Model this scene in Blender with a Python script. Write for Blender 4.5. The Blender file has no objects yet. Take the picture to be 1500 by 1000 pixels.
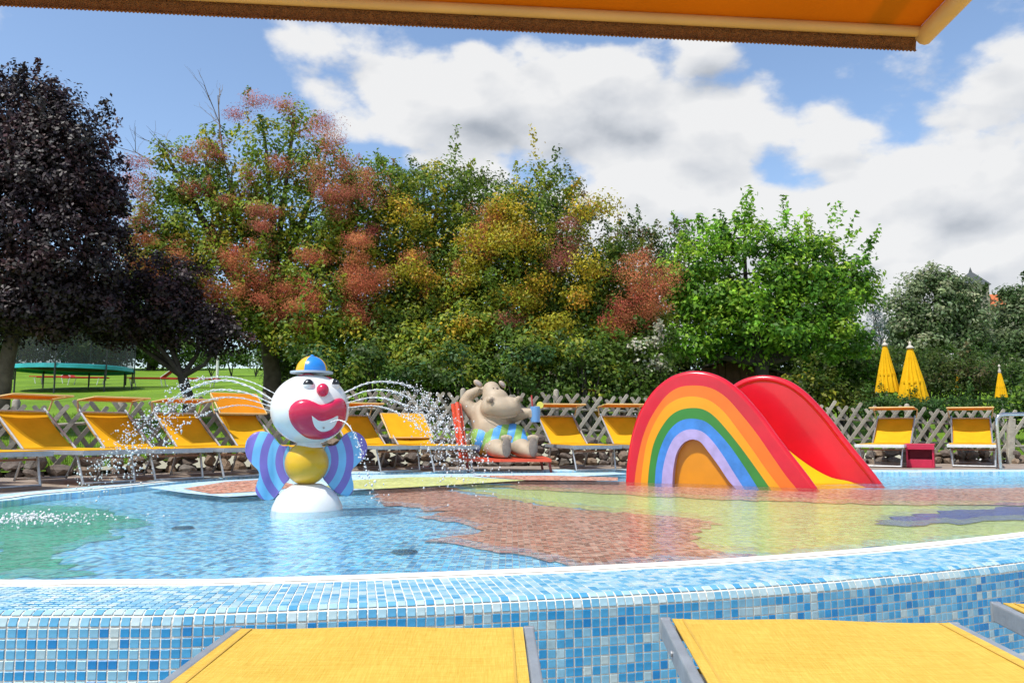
import bpy, bmesh, math, random
import numpy as np
from mathutils import Vector, Matrix, Quaternion

# ------------------------------------------------------------------ camera, sky, sun, exposure
SC = bpy.context.scene
COL = SC.collection
H = 0.537                      # camera height above the water
FPX = 1150.0                   # focal length in pixels of the 1500 px photograph
PITCH = math.atan(130 / FPX)
cam_d = bpy.data.cameras.new('camera')
cam_d.sensor_fit = 'HORIZONTAL'; cam_d.sensor_width = 36; cam_d.lens = 36 * FPX / 1500
cam_d.clip_start = 0.02; cam_d.clip_end = 3000
cam = bpy.data.objects.new('camera', cam_d); COL.objects.link(cam)
cam.location = (0, 0, H); cam.rotation_euler = (math.pi / 2 + PITCH, 0, 0)
SC.camera = cam

SUN_AZ = math.radians(-130)    # clockwise from +Y: behind the camera, to the left
SUN_EL = math.radians(60)
SUN_DIR = Vector((math.sin(SUN_AZ) * math.cos(SUN_EL), math.cos(SUN_AZ) * math.cos(SUN_EL), math.sin(SUN_EL)))
SKY_STRENGTH = 0.15
sun_d = bpy.data.lights.new('sun', 'SUN'); sun_d.energy = 3.7; sun_d.angle = math.radians(0.5); sun_d.color = (1.0, 0.955, 0.88)
sun = bpy.data.objects.new('sun', sun_d); COL.objects.link(sun)
sun.rotation_euler = SUN_DIR.to_track_quat('Z', 'Y').to_euler(); sun.location = (-6, -6, 12)

world = bpy.data.worlds.new('World'); SC.world = world; world.use_nodes = True
def build_sky():
    nt = world.node_tree; N = nt.nodes; L = nt.links; N.clear()
    out = N.new('ShaderNodeOutputWorld')
    sky = N.new('ShaderNodeTexSky'); sky.sky_type = 'NISHITA'; sky.sun_disc = False
    sky.sun_elevation = SUN_EL; sky.sun_rotation = SUN_AZ; sky.air_density = 1.0; sky.dust_density = 0.6; sky.ozone_density = 1.6
    bg = N.new('ShaderNodeBackground'); bg.inputs[1].default_value = SKY_STRENGTH
    L.new(sky.outputs[0], bg.inputs[0])
    tc = N.new('ShaderNodeTexCoord')
    def m(op, a, b=None, c=None):
        n = N.new('ShaderNodeMath'); n.operation = op
        for i, v in enumerate((a, b, c)):
            if v is None: continue
            if isinstance(v, (int, float)): n.inputs[i].default_value = v
            else: L.new(v, n.inputs[i])
        return n.outputs[0]
    sep = N.new('ShaderNodeSeparateXYZ'); L.new(tc.outputs['Generated'], sep.inputs[0])
    x, y, z = sep.outputs
    mp = N.new('ShaderNodeMapping'); mp.inputs['Scale'].default_value = (1, 1, 1.7); mp.inputs['Location'].default_value = (3.1, 1.7, 0.4)
    L.new(tc.outputs['Generated'], mp.inputs[0])
    def noise(scale, detail, rough, off=(0, 0, 0), dist=0.0):
        q = N.new('ShaderNodeVectorMath'); q.operation = 'ADD'; q.inputs[1].default_value = off; L.new(mp.outputs[0], q.inputs[0])
        n = N.new('ShaderNodeTexNoise'); n.inputs['Scale'].default_value = scale; n.inputs['Detail'].default_value = detail
        n.inputs['Roughness'].default_value = rough; n.inputs['Distortion'].default_value = dist; L.new(q.outputs[0], n.inputs['Vector'])
        return n.outputs[0]
    az = m('ARCTAN2', x, y); el = m('ARCTAN2', z, m('SQRT', m('ADD', m('MULTIPLY', x, x), m('MULTIPLY', y, y))))
    # wide cloud banks: broad masses that the fine noise breaks up (azimuth, elevation, half widths, weight)
    banks = [(-0.06, 0.42, 0.25, 0.10, 0.36), (0.20, 0.37, 0.26, 0.10, 0.32), (0.32, 0.19, 0.26, 0.10, 0.34), (0.58, 0.15, 0.26, 0.13, 0.38), (0.05, 0.24, 0.18, 0.06, 0.24),
             (-0.54, 0.46, 0.12, 0.06, 0.14), (-0.34, 0.49, 0.10, 0.035, 0.12), (0.62, 0.36, 0.22, 0.10, 0.12),
             (1.6, 0.35, 0.6, 0.2, 0.3), (2.7, 0.45, 0.6, 0.25, 0.3), (-1.5, 0.3, 0.5, 0.18, 0.3), (-2.5, 0.4, 0.5, 0.2, 0.25),
             (-0.42, 0.27, 0.30, 0.22, -0.30), (0.12, 0.285, 0.05, 0.05, -0.16), (0.02, 0.305, 0.035, 0.045, -0.14), (0.45, 0.42, 0.12, 0.06, -0.12), (0.215, 0.27, 0.03, 0.03, -0.12)]
    tot = None
    for (a0, e0, wa, we, k) in banks:
        da = m('DIVIDE', m('SUBTRACT', az, a0), wa); de = m('DIVIDE', m('SUBTRACT', el, e0), we)
        g = m('MULTIPLY', m('EXPONENT', m('MULTIPLY', m('ADD', m('MULTIPLY', da, da), m('MULTIPLY', de, de)), -1.0)), k)
        tot = g if tot is None else m('ADD', tot, g)
    def puff(off):                     # rounded heads: smooth cells over drifting noise
        q = N.new('ShaderNodeVectorMath'); q.operation = 'ADD'; q.inputs[1].default_value = off; L.new(mp.outputs[0], q.inputs[0])
        w = N.new('ShaderNodeTexNoise'); w.inputs['Scale'].default_value = 6.0; w.inputs['Detail'].default_value = 5; L.new(q.outputs[0], w.inputs['Vector'])
        sc_ = N.new('ShaderNodeVectorMath'); sc_.operation = 'MULTIPLY_ADD'; L.new(w.outputs['Color'], sc_.inputs[0]); sc_.inputs[1].default_value = (0.11, 0.11, 0.11); L.new(q.outputs[0], sc_.inputs[2])
        v = N.new('ShaderNodeTexVoronoi'); v.feature = 'F1'; v.inputs['Scale'].default_value = 7.2; v.inputs['Detail'].default_value = 1.0; v.inputs['Roughness'].default_value = 0.5
        L.new(sc_.outputs[0], v.inputs['Vector']); return v.outputs['Distance']
    n1 = noise(3.3, 7, 0.55, dist=0.2); n2 = noise(14.0, 5, 0.62, (5, 2, 1)); pf = puff((0, 0, 0)); s = SUN_DIR * 0.035
    n1s = noise(3.3, 5, 0.55, (s.x, s.y, s.z * 1.7), dist=0.2); pfs = puff((s.x, s.y, s.z * 1.7))
    body = m('SUBTRACT', m('MULTIPLY', n1, 0.80), m('MULTIPLY', pf, 0.34)); body_s = m('SUBTRACT', m('MULTIPLY', n1s, 0.80), m('MULTIPLY', pfs, 0.34))
    dens = m('ADD', m('ADD', body, m('MULTIPLY', n2, 0.27)), tot)
    cov = N.new('ShaderNodeMapRange'); cov.interpolation_type = 'SMOOTHSTEP'
    cov.inputs['From Min'].default_value = 0.365; cov.inputs['From Max'].default_value = 0.50; L.new(dens, cov.inputs['Value'])
    thick = N.new('ShaderNodeMapRange'); thick.interpolation_type = 'SMOOTHSTEP'
    thick.inputs['From Min'].default_value = 0.50; thick.inputs['From Max'].default_value = 0.80; L.new(dens, thick.inputs['Value'])
    # a thicker cloud towards the sun means a darker face
    n3 = noise(2.8, 5, 0.55, (1.3, 7.7, 3.1))
    shade = m('ADD', m('ADD', m('MULTIPLY', thick.outputs[0], 0.34), m('MULTIPLY', m('SUBTRACT', body_s, body), 3.0)), m('MULTIPLY', m('SUBTRACT', n3, 0.50), 1.25))
    cl = N.new('ShaderNodeClamp'); L.new(shade, cl.inputs[0])
    ramp = N.new('ShaderNodeValToRGB'); L.new(cl.outputs[0], ramp.inputs[0])
    e = ramp.color_ramp.elements
    e[0].position = 0.0; e[0].color = (0.64, 0.64, 0.64, 1); e[1].position = 1.0; e[1].color = (0.22, 0.25, 0.295, 1)
    k = e.new(0.4); k.color = (0.50, 0.515, 0.54, 1)
    cb = N.new('ShaderNodeBackground'); cb.inputs[1].default_value = 1.0; L.new(ramp.outputs[0], cb.inputs[0])
    mix = N.new('ShaderNodeMixShader'); L.new(m('MULTIPLY', cov.outputs[0], 0.97), mix.inputs[0])
    L.new(bg.outputs[0], mix.inputs[1]); L.new(cb.outputs[0], mix.inputs[2]); L.new(mix.outputs[0], out.inputs[0])
build_sky()
vs = SC.view_settings; vs.view_transform = 'Standard'; vs.look = 'None'; vs.exposure = 0.47; vs.gamma = 1.0; vs.use_curve_mapping = False
SC.render.engine = 'CYCLES'
SC.cycles.max_bounces = 7; SC.cycles.diffuse_bounces = 3; SC.cycles.transparent_max_bounces = 16; SC.cycles.use_adaptive_sampling = True; SC.cycles.adaptive_threshold = 0.02; SC.cycles.use_denoising = True
SC.cycles.caustics_reflective = False; SC.cycles.caustics_refractive = False
SC.cycles.sample_clamp_indirect = 6.0

# ------------------------------------------------------------------ helpers
random.seed(7); RNG = np.random.default_rng(7)
FW = Vector((0, math.cos(PITCH), math.sin(PITCH))); UP = Vector((0, -math.sin(PITCH), math.cos(PITCH)))
def ray(px, py):
    return FW + Vector((1, 0, 0)) * ((px - 750) / FPX) + UP * ((500 - py) / FPX)
def at(px, py, D):                      # the point seen at a photograph pixel, D metres in front
    d = ray(px, py); return Vector((0, 0, H)) + d * (D / d.y)
def gnd(px, py, z=0.0):                 # the point of a level sheet seen at a pixel
    d = ray(px, py); return Vector((0, 0, H)) + d * ((z - H) / d.z)
def lin(h):
    h = h.lstrip('#'); o = []
    for i in (0, 2, 4):
        c = int(h[i:i + 2], 16) / 255; o.append(c / 12.92 if c <= 0.04045 else ((c + 0.055) / 1.055) ** 2.4)
    return tuple(o)

MATS = {}
def M(name, col, rough=0.5, var=0.12, scale=6.0, bump=0.0, bscale=60.0, metal=0.0, coat=0.0, trans=0.0, spec=0.5, dirt=None):
    if name in MATS: return MATS[name]
    if isinstance(col, str): col = lin(col)
    m = bpy.data.materials.new(name); m.use_nodes = True; nt = m.node_tree; N = nt.nodes; L = nt.links
    b = N['Principled BSDF']; b.inputs['Roughness'].default_value = rough; b.inputs['Metallic'].default_value = metal
    b.inputs['Coat Weight'].default_value = coat; b.inputs['Specular IOR Level'].default_value = spec
    tc = N.new('ShaderNodeTexCoord'); nz = N.new('ShaderNodeTexNoise'); nz.inputs['Scale'].default_value = scale
    nz.inputs['Detail'].default_value = 6; nz.inputs['Roughness'].default_value = 0.62; L.new(tc.outputs['Object'], nz.inputs['Vector'])
    r = N.new('ShaderNodeValToRGB'); L.new(nz.outputs[0], r.inputs[0])
    e = r.color_ramp.elements; e[0].position = 0.25; e[1].position = 0.75
    d = dirt if dirt is not None else tuple(c * (1 - var * 1.6) for c in col)
    if isinstance(d, str): d = lin(d)
    e[0].color = (*d, 1); e[1].color = (*[min(1, c * (1 + var * 0.6)) for c in col], 1)
    L.new(r.outputs[0], b.inputs['Base Color'])
    rr = N.new('ShaderNodeMapRange'); rr.inputs['To Min'].default_value = min(1, rough * 1.25); rr.inputs['To Max'].default_value = rough * 0.8
    L.new(nz.outputs[0], rr.inputs['Value']); L.new(rr.outputs[0], b.inputs['Roughness'])
    if bump:
        n2 = N.new('ShaderNodeTexNoise'); n2.inputs['Scale'].default_value = bscale; n2.inputs['Detail'].default_value = 4; L.new(tc.outputs['Object'], n2.inputs['Vector'])
        bp = N.new('ShaderNodeBump'); bp.inputs['Strength'].default_value = bump; bp.inputs['Distance'].default_value = 0.01
        L.new(n2.outputs[0], bp.inputs['Height']); L.new(bp.outputs[0], b.inputs['Normal'])
    if trans:
        t = N.new('ShaderNodeBsdfTranslucent'); L.new(r.outputs[0], t.inputs[0])
        mx = N.new('ShaderNodeMixShader'); mx.inputs[0].default_value = trans
        L.new(b.outputs[0], mx.inputs[1]); L.new(t.outputs[0], mx.inputs[2]); L.new(mx.outputs[0], N['Material Output'].inputs[0])
    MATS[name] = m; return m

def leaf_mat(name, trans=0.42, rough=0.55, spec=0.25):
    if name in MATS: return MATS[name]
    m = bpy.data.materials.new(name); m.use_nodes = True; nt = m.node_tree; N = nt.nodes; L = nt.links
    b = N['Principled BSDF']; b.inputs['Roughness'].default_value = rough; b.inputs['Specular IOR Level'].default_value = spec
    a = N.new('ShaderNodeAttribute'); a.attribute_name = 'leaf_colour'; L.new(a.outputs['Color'], b.inputs['Base Color'])
    t = N.new('ShaderNodeBsdfTranslucent'); L.new(a.outputs['Color'], t.inputs[0])
    mx = N.new('ShaderNodeMixShader'); mx.inputs[0].default_value = trans
    L.new(b.outputs[0], mx.inputs[1]); L.new(t.outputs[0], mx.inputs[2]); L.new(mx.outputs[0], N['Material Output'].inputs[0])
    MATS[name] = m; return m

def tag(o, label=None, cat=None, group=None, kind=None):
    if label: o['label'] = label
    if cat: o['category'] = cat
    if group: o['group'] = group
    if kind: o['kind'] = kind
    return o
def root(name, loc=(0, 0, 0), rz=0.0, label=None, cat=None, group=None):
    o = bpy.data.objects.new(name, None); COL.objects.link(o); o.location = loc; o.rotation_euler = (0, 0, rz); o.empty_display_size = 0.1
    return tag(o, label, cat, group)
def link(name, me, parent=None):
    o = bpy.data.objects.new(name, me); COL.objects.link(o)
    if parent: o.parent = parent
    return o
def copy_tree(o, parent=None):
    c = o.copy(); COL.objects.link(c)
    if parent: c.parent = parent
    for ch in list(o.children): copy_tree(ch, c)
    return c

class MB:
    """collects vertices and faces of one mesh"""
    def __init__(s): s.v = []; s.f = []; s.mi = []; s.cur = 0
    def add(s, vs, fs):
        n = len(s.v); s.v += [tuple(p) for p in vs]
        for f in fs: s.f.append([n + i for i in f]); s.mi.append(s.cur)
    def box(s, c, size, rot=None, bev=0.0):
        hx, hy, hz = size[0] / 2, size[1] / 2, size[2] / 2
        bm = bmesh.new(); bmesh.ops.create_cube(bm, size=1)
        for v in bm.verts: v.co = Vector((v.co.x * size[0], v.co.y * size[1], v.co.z * size[2]))
        if bev: bmesh.ops.bevel(bm, geom=list(bm.edges), offset=min(bev, min(hx, hy, hz) * 0.8), segments=2, profile=0.5, affect='EDGES')
        bm.verts.index_update(); c = Vector(c)
        s.add([(rot @ v.co if rot else v.co) + c for v in bm.verts], [[v.index for v in f.verts] for f in bm.faces]); bm.free(); return s
    def tube(s, pts, r, n=8, cap=True):
        pts = [Vector(p) for p in pts]; rs = r if isinstance(r, (list, tuple)) else [r] * len(pts)
        vs = []; prev = None
        for i, p in enumerate(pts):
            t = (pts[min(i + 1, len(pts) - 1)] - pts[max(i - 1, 0)]).normalized()
            a = prev if prev is not None else (Vector((0, 0, 1)) if abs(t.z) < 0.9 else Vector((1, 0, 0)))
            u = (a - t * a.dot(t)).normalized(); prev = u; w = t.cross(u)
            for k in range(n):
                an = 2 * math.pi * k / n; vs.append(p + (u * math.cos(an) + w * math.sin(an)) * rs[i])
        fs = [[i * n + k, i * n + (k + 1) % n, (i + 1) * n + (k + 1) % n, (i + 1) * n + k] for i in range(len(pts) - 1) for k in range(n)]
        if cap: fs += [list(range(n))[::-1], [(len(pts) - 1) * n + k for k in range(n)]]
        s.add(vs, fs); return s
    def lathe(s, prof, n=32, c=(0, 0, 0), sx=1, sy=1, wob=None):
        vs = []
        for j, (r, z) in enumerate(prof):
            for k in range(n):
                a = 2 * math.pi * k / n; q = r * (wob(a, j / (len(prof) - 1)) if wob else 1)
                vs.append((c[0] + q * math.cos(a) * sx, c[1] + q * math.sin(a) * sy, c[2] + z))
        m = len(prof)
        fs = [[j * n + k, j * n + (k + 1) % n, (j + 1) * n + (k + 1) % n, (j + 1) * n + k] for j in range(m - 1) for k in range(n)]
        if prof[0][0] > 1e-6: fs.append([k for k in range(n)][::-1])
        if prof[-1][0] > 1e-6: fs.append([(m - 1) * n + k for k in range(n)])
        s.add(vs, fs); return s
    def sphere(s, c, r, nu=24, nv=14, rot=None):
        r = r if isinstance(r, (tuple, list)) else (r, r, r); c = Vector(c); vs = []
        for j in range(nv + 1):
            th = math.pi * j / nv
            for k in range(nu):
                ph = 2 * math.pi * k / nu; p = Vector((r[0] * math.sin(th) * math.cos(ph), r[1] * math.sin(th) * math.sin(ph), r[2] * math.cos(th)))
                vs.append((rot @ p if rot else p) + c)
        fs = [[j * nu + k, (j + 1) * nu + k, (j + 1) * nu + (k + 1) % nu, j * nu + (k + 1) % nu] for j in range(nv) for k in range(nu)]
        s.add(vs, fs); return s
    def prism(s, pts, e, off=(0, 0, 0)):        # a polygon of 3-D points extruded along e
        pts = [Vector(p) + Vector(off) for p in pts]; e = Vector(e); n = len(pts)
        s.add(pts + [p + e for p in pts], [list(range(n))[::-1], list(range(n, 2 * n))] + [[i, (i + 1) % n, n + (i + 1) % n, n + i] for i in range(n)]); return s
    def mesh(s, name, mats, smooth=False, angle=None):
        me = bpy.data.meshes.new(name); me.from_pydata(s.v, [], s.f)
        for m in (mats if isinstance(mats, (list, tuple)) else [mats]): me.materials.append(m)
        if len(me.materials) > 1: me.polygons.foreach_set('material_index', s.mi)
        bm = bmesh.new(); bm.from_mesh(me); bmesh.ops.remove_doubles(bm, verts=bm.verts, dist=1e-5); bmesh.ops.recalc_face_normals(bm, faces=bm.faces)
        if smooth:
            a = math.radians(angle or 40)
            for f in bm.faces: f.smooth = True
            for ed in bm.edges:
                if len(ed.link_faces) == 2 and ed.calc_face_angle(0) > a: ed.smooth = False
        bm.to_mesh(me); bm.free(); return me
    def build(s, name, mats, parent=None, smooth=False, angle=None):
        return link(name, s.mesh(name, mats, smooth, angle), parent)

def spline(pts, n):                     # Catmull-Rom through the points, then even spacing
    P = [Vector(p) for p in pts]; Q = [P[0] * 2 - P[1]] + P + [P[-1] * 2 - P[-2]]; out = []
    for i in range(1, len(Q) - 2):
        for k in range(24):
            t = k / 24; a, b, c, d = Q[i - 1], Q[i], Q[i + 1], Q[i + 2]
            out.append(0.5 * ((2 * b) + (c - a) * t + (2 * a - 5 * b + 4 * c - d) * t * t + (3 * b - a - 3 * c + d) * t ** 3))
    out.append(P[-1]); return resample(out, n)
def resample(P, n):
    s = [0.0]
    for i in range(1, len(P)): s.append(s[-1] + (P[i] - P[i - 1]).length)
    o = []; j = 0
    for k in range(n):
        q = s[-1] * k / (n - 1)
        while j < len(P) - 2 and s[j + 1] < q: j += 1
        w = (q - s[j]) / max(1e-9, s[j + 1] - s[j]); o.append(P[j].lerp(P[j + 1], min(1, w)))
    return o
def interp(x, tab):
    return float(np.interp(x, [a for a, _ in tab], [b for _, b in tab]))

# ------------------------------------------------------------------ terrain
YF = [(-14, 6.0), (-9, 8.2), (-7, 9.0), (-5.5, 9.6), (-3.8, 11.0), (-1.7, 12.1), (0.7, 12.6), (4.9, 13.4), (8.5, 13.3), (12, 12.4), (18, 10)]
ZB = [(-14, 0.0), (-5.5, 0.02), (-3.8, 0.19), (-1.7, 0.30), (0.7, 0.30), (4.9, 0.17), (8.5, 0.02), (14, 0.02)]
def yf(x): return interp(x, YF)
def zb(x): return interp(x, ZB)
def hill(x, y):
    return zb(x) + 0.03 + 0.1 * max(0.0, y - max(9.3, yf(x))) + 0.05 * math.sin(x * 0.31 + y * 0.17) * min(1, max(0, y - yf(x)) / 8)

def lawn_mat():
    m = bpy.data.materials.new('lawn_grass'); m.use_nodes = True; nt = m.node_tree; N = nt.nodes; L = nt.links; b = N['Principled BSDF']
    b.inputs['Roughness'].default_value = 0.85; b.inputs['Specular IOR Level'].default_value = 0.15
    tc = N.new('ShaderNodeTexCoord'); n1 = N.new('ShaderNodeTexNoise'); n1.inputs['Scale'].default_value = 0.5; n1.inputs['Detail'].default_value = 8
    n2 = N.new('ShaderNodeTexNoise'); n2.inputs['Scale'].default_value = 14; n2.inputs['Detail'].default_value = 6; n2.inputs['Roughness'].default_value = 0.8
    for n in (n1, n2): L.new(tc.outputs['Object'], n.inputs['Vector'])
    ad = N.new('ShaderNodeMath'); ad.operation = 'ADD'; L.new(n1.outputs[0], ad.inputs[0]); L.new(n2.outputs[0], ad.inputs[1])
    r = N.new('ShaderNodeValToRGB'); mr = N.new('ShaderNodeMath'); mr.operation = 'MULTIPLY'; mr.inputs[1].default_value = 0.5
    L.new(ad.outputs[0], mr.inputs[0]); L.new(mr.outputs[0], r.inputs[0]); e = r.color_ramp.elements
    e[0].position = 0.33; e[0].color = (0.06, 0.13, 0.008, 1); e[1].position = 0.68; e[1].color = (0.21, 0.35, 0.025, 1)
    L.new(r.outputs[0], b.inputs['Base Color'])
    bp = N.new('ShaderNodeBump'); bp.inputs['Strength'].default_value = 0.8; bp.inputs['Distance'].default_value = 0.05; L.new(n2.outputs[0], bp.inputs['Height']); L.new(bp.outputs[0], b.inputs['Normal'])
    return m
def build_lawn():
    xs = list(np.linspace(-14, 18, 90)); xs = [-400, -150, -60, -30] + xs + [30, 60, 150, 400]
    ds = [0, 0.4, 1, 2, 3, 4.5, 6, 8, 10, 13, 16, 20, 25, 30, 38, 48, 60, 80, 110, 160, 250, 500, 1200]
    mb = MB(); vs = []
    for x in xs:
        for d in ds:
            y = yf(x) - 0.12 + d; z = hill(x, y)
            if d > 60: z = hill(x, yf(x) + 60) + (d - 60) * 0.015
            vs.append((x, y, z))
    n = len(ds)
    mb.add(vs, [[i * n + j, (i + 1) * n + j, (i + 1) * n + j + 1, i * n + j + 1] for i in range(len(xs) - 1) for j in range(n - 1)])
    tag(mb.build('lawn', lawn_mat(), smooth=True), 'bright mown lawn rising behind the lattice fence', kind='structure')
build_lawn()

# ------------------------------------------------------------------ pool
RIM_OUT = [(-4.4, 2.80), (-2.8, 2.46)] + [tuple(gnd(a_, b_ + 1.5)[:2]) for a_, b_ in ((-90, 898), (0, 897), (235, 896), (270, 895), (500, 887), (700, 878), (960, 865), (1233, 846), (1500, 819))] + [(3.35, 4.05), (4.7, 5.05), (6.3, 6.5)]
RIM_W = 0.47
rim = spline([(x, y, 0) for x, y in RIM_OUT], 420)
def normal_in(i):
    t = (rim[min(i + 9, len(rim) - 1)] - rim[max(i - 9, 0)]).normalized(); return Vector((-t.y, t.x, 0))
inner = [rim[i] + normal_in(i) * RIM_W for i in range(len(rim))]
FAR_PX = [(0, 735), (60, 727), (165, 717), (290, 704), (400, 697), (520, 694), (660, 692), (800, 690.5), (900, 690), (1100, 690), (1290, 691.5), (1400, 691.5), (1500, 691)]
far_edge = [Vector((-4.4, 3.6, 0)), Vector((-4.35, 4.6, 0))] + [gnd(x, y) for x, y in FAR_PX] + [Vector((9.0, 10.2, 0)), Vector((9.8, 9.3, 0))]
far_edge = spline(far_edge, 160)
outline = inner[::4] + far_edge[::-1]          # near edge left to right, then far edge right to left

GROUND_NEAR = -0.36
def stone_paving(name, c1, c2, scale):
    m = bpy.data.materials.new(name); m.use_nodes = True; nt = m.node_tree; N = nt.nodes; L = nt.links; b = N['Principled BSDF']; b.inputs['Roughness'].default_value = 0.8
    tc = N.new('ShaderNodeTexCoord'); n = N.new('ShaderNodeTexNoise'); n.inputs['Scale'].default_value = scale; n.inputs['Detail'].default_value = 10; n.inputs['Roughness'].default_value = 0.7
    L.new(tc.outputs['Object'], n.inputs['Vector']); r = N.new('ShaderNodeValToRGB'); L.new(n.outputs[0], r.inputs[0])
    r.color_ramp.elements[0].position = 0.3; r.color_ramp.elements[0].color = (*c1, 1); r.color_ramp.elements[1].position = 0.7; r.color_ramp.elements[1].color = (*c2, 1)
    L.new(r.outputs[0], b.inputs['Base Color']); bp = N.new('ShaderNodeBump'); bp.inputs['Strength'].default_value = 0.4; bp.inputs['Distance'].default_value = 0.01
    L.new(n.outputs[0], bp.inputs['Height']); L.new(bp.outputs[0], b.inputs['Normal']); return m
mb = MB()
mb.add([(-400, -300, GROUND_NEAR), (400, -300, GROUND_NEAR), (400, 6, GROUND_NEAR), (-400, 6, GROUND_NEAR)], [[0, 1, 2, 3]])
tag(mb.build('paving', stone_paving('near_paving', (0.26, 0.24, 0.21), (0.40, 0.38, 0.34), 5)), 'grey paving beside the tiled pool wall', kind='structure')
# terrace behind the pool: from the far water edge to the foot of the bank
mb = MB(); vs = []
fe = [Vector((-40, 2.7, 0)), Vector((-12, 2.9, 0))] + far_edge + [Vector((14, 9, 0)), Vector((40, 9, 0))]
EDGE_W = 0.40
def fnorm(i):
    t = (far_edge[min(i + 1, len(far_edge) - 1)] - far_edge[max(i - 1, 0)]).normalized(); return Vector((-t.y, t.x, 0))
edge_out = [far_edge[i] + fnorm(i) * EDGE_W for i in range(len(far_edge))]
eo = [Vector((-40, 2.7, 0)), Vector((-12, 2.9, 0))] + edge_out + [Vector((14, 10, 0)), Vector((40, 10, 0))]
for p in eo: vs += [(p.x, p.y, -0.002), (p.x + (p.x + 1) * 0.25, max(p.y + 0.3, yf(p.x) + 0.6), -0.002)]
mb.add(vs, [[2 * i, 2 * i + 2, 2 * i + 3, 2 * i + 1] for i in range(len(eo) - 1)])
tag(mb.build('terrace', stone_paving('terrace_slabs', (0.20, 0.16, 0.13), (0.36, 0.30, 0.25), 4)), 'brown paved terrace under the row of loungers', kind='structure')

def mosaic(name, cols, scale=33.0, rough=0.25, grout=(0.55, 0.52, 0.46)):
    """small glass mosaic too far away to tell apart"""
    m = bpy.data.materials.new(name); m.use_nodes = True; nt = m.node_tree; N = nt.nodes; L = nt.links; b = N['Principled BSDF']; b.inputs['Roughness'].default_value = rough
    tc = N.new('ShaderNodeTexCoord'); sc = N.new('ShaderNodeVectorMath'); sc.operation = 'SCALE'; sc.inputs['Scale'].default_value = scale; L.new(tc.outputs['Object'], sc.inputs[0])
    fl = N.new('ShaderNodeVectorMath'); fl.operation = 'FLOOR'; L.new(sc.outputs[0], fl.inputs[0])
    wn = N.new('ShaderNodeTexWhiteNoise'); wn.noise_dimensions = '2D'; L.new(fl.outputs[0], wn.inputs['Vector'])
    r = N.new('ShaderNodeValToRGB'); r.color_ramp.interpolation = 'CONSTANT'; L.new(wn.outputs['Value'], r.inputs[0]); e = r.color_ramp.elements
    for i, c in enumerate(cols):
        k = e[i] if i < 2 else e.new(i / len(cols)); k.position = i / len(cols); k.color = (*c, 1)
    fr = N.new('ShaderNodeVectorMath'); fr.operation = 'FRACTION'; L.new(sc.outputs[0], fr.inputs[0]); sp = N.new('ShaderNodeSeparateXYZ'); L.new(fr.outputs[0], sp.inputs[0])
    g1 = N.new('ShaderNodeMath'); g1.operation = 'MINIMUM'; L.new(sp.outputs[0], g1.inputs[0]); L.new(sp.outputs[1], g1.inputs[1])
    g2 = N.new('ShaderNodeMath'); g2.operation = 'LESS_THAN'; g2.inputs[1].default_value = 0.1; L.new(g1.outputs[0], g2.inputs[0])
    mx = N.new('ShaderNodeMix'); mx.data_type = 'RGBA'; L.new(g2.outputs[0], mx.inputs[0]); L.new(r.outputs[0], mx.inputs[6]); mx.inputs[7].default_value = (*grout, 1)
    n = N.new('ShaderNodeTexNoise'); n.inputs['Scale'].default_value = 2.2; n.inputs['Detail'].default_value = 6; L.new(tc.outputs['Object'], n.inputs['Vector'])
    hs = N.new('ShaderNodeHueSaturation'); mr = N.new('ShaderNodeMapRange'); mr.inputs['To Min'].default_value = 0.85; mr.inputs['To Max'].default_value = 1.4
    L.new(n.outputs[0], mr.inputs[0]); L.new(mr.outputs[0], hs.inputs['Value']); L.new(mx.outputs[2], hs.inputs['Color']); L.new(hs.outputs[0], b.inputs['Base Color'])
    MATS[name] = m; return m
def sh(h, *ks): c = lin(h); return [tuple(min(1, x * k) for x in c) for k in ks]
m_blue = mosaic('mosaic_blue', sh('#55A9DC', 0.55, 0.9, 1.3, 1.8) + sh('#A4DCF4', 0.9, 1.2))
m_red = mosaic('mosaic_red_brown', sh('#B8735C', 0.6, 1.0, 1.5) + sh('#DCA890', 0.9, 1.2), grout=(0.45, 0.36, 0.3))
m_yel = mosaic('mosaic_yellow_green', sh('#D3DB86', 0.8, 1.0, 1.15) + sh('#C0CC6A', 0.9, 1.1))
m_grn = mosaic('mosaic_green', sh('#3BA37E', 0.7, 1.0, 1.3) + sh('#4FA98A', 0.8, 1.1), grout=(0.3, 0.4, 0.35))
m_navy = mosaic('mosaic_navy', sh('#2C3E92', 0.7, 1.0, 1.3))
m_pale = mosaic('mosaic_pale_blue', sh('#9CCBE4', 0.85, 1.0, 1.15) + sh('#C6E2EE', 0.9, 1.0), rough=0.35, grout=(0.7, 0.7, 0.68))

FLOOR_Z = -0.045
def flat(pts, z): m = MB(); m.add([(p.x, p.y, z) for p in pts], [list(range(len(pts)))]); return m
floor = tag(flat(outline, FLOOR_Z).build('pool_floor', m_blue), 'blue mosaic floor of the paddling pool', kind='structure')
def jag(pts, amp=0.05, step=0.09):
    out = []
    for i, p in enumerate(pts):
        q = pts[(i + 1) % len(pts)]; L_ = (q - p).length; n = max(1, int(L_ / step))
        for k in range(n):
            w = p.lerp(q, k / n); out.append(w + Vector((random.uniform(-amp, amp) * (1 if n > 1 else 0), random.uniform(-amp, amp) * 1.6 * (1 if n > 1 else 0), 0)))
    return out
def patch(px, mat, lay=1, z=FLOOR_Z, name='mosaic_patch', j=True):
    pts = [gnd(a, b, z) for a, b in px]
    if j: pts = jag(pts)
    o = flat(pts, z + 0.003 * lay).build(name, mat, floor); return o
patch([(-10, 742), (70, 739), (150, 745), (222, 768), (205, 774), (150, 776), (170, 791), (108, 800), (92, 812), (122, 846), (-20, 850)], m_grn)
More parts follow.
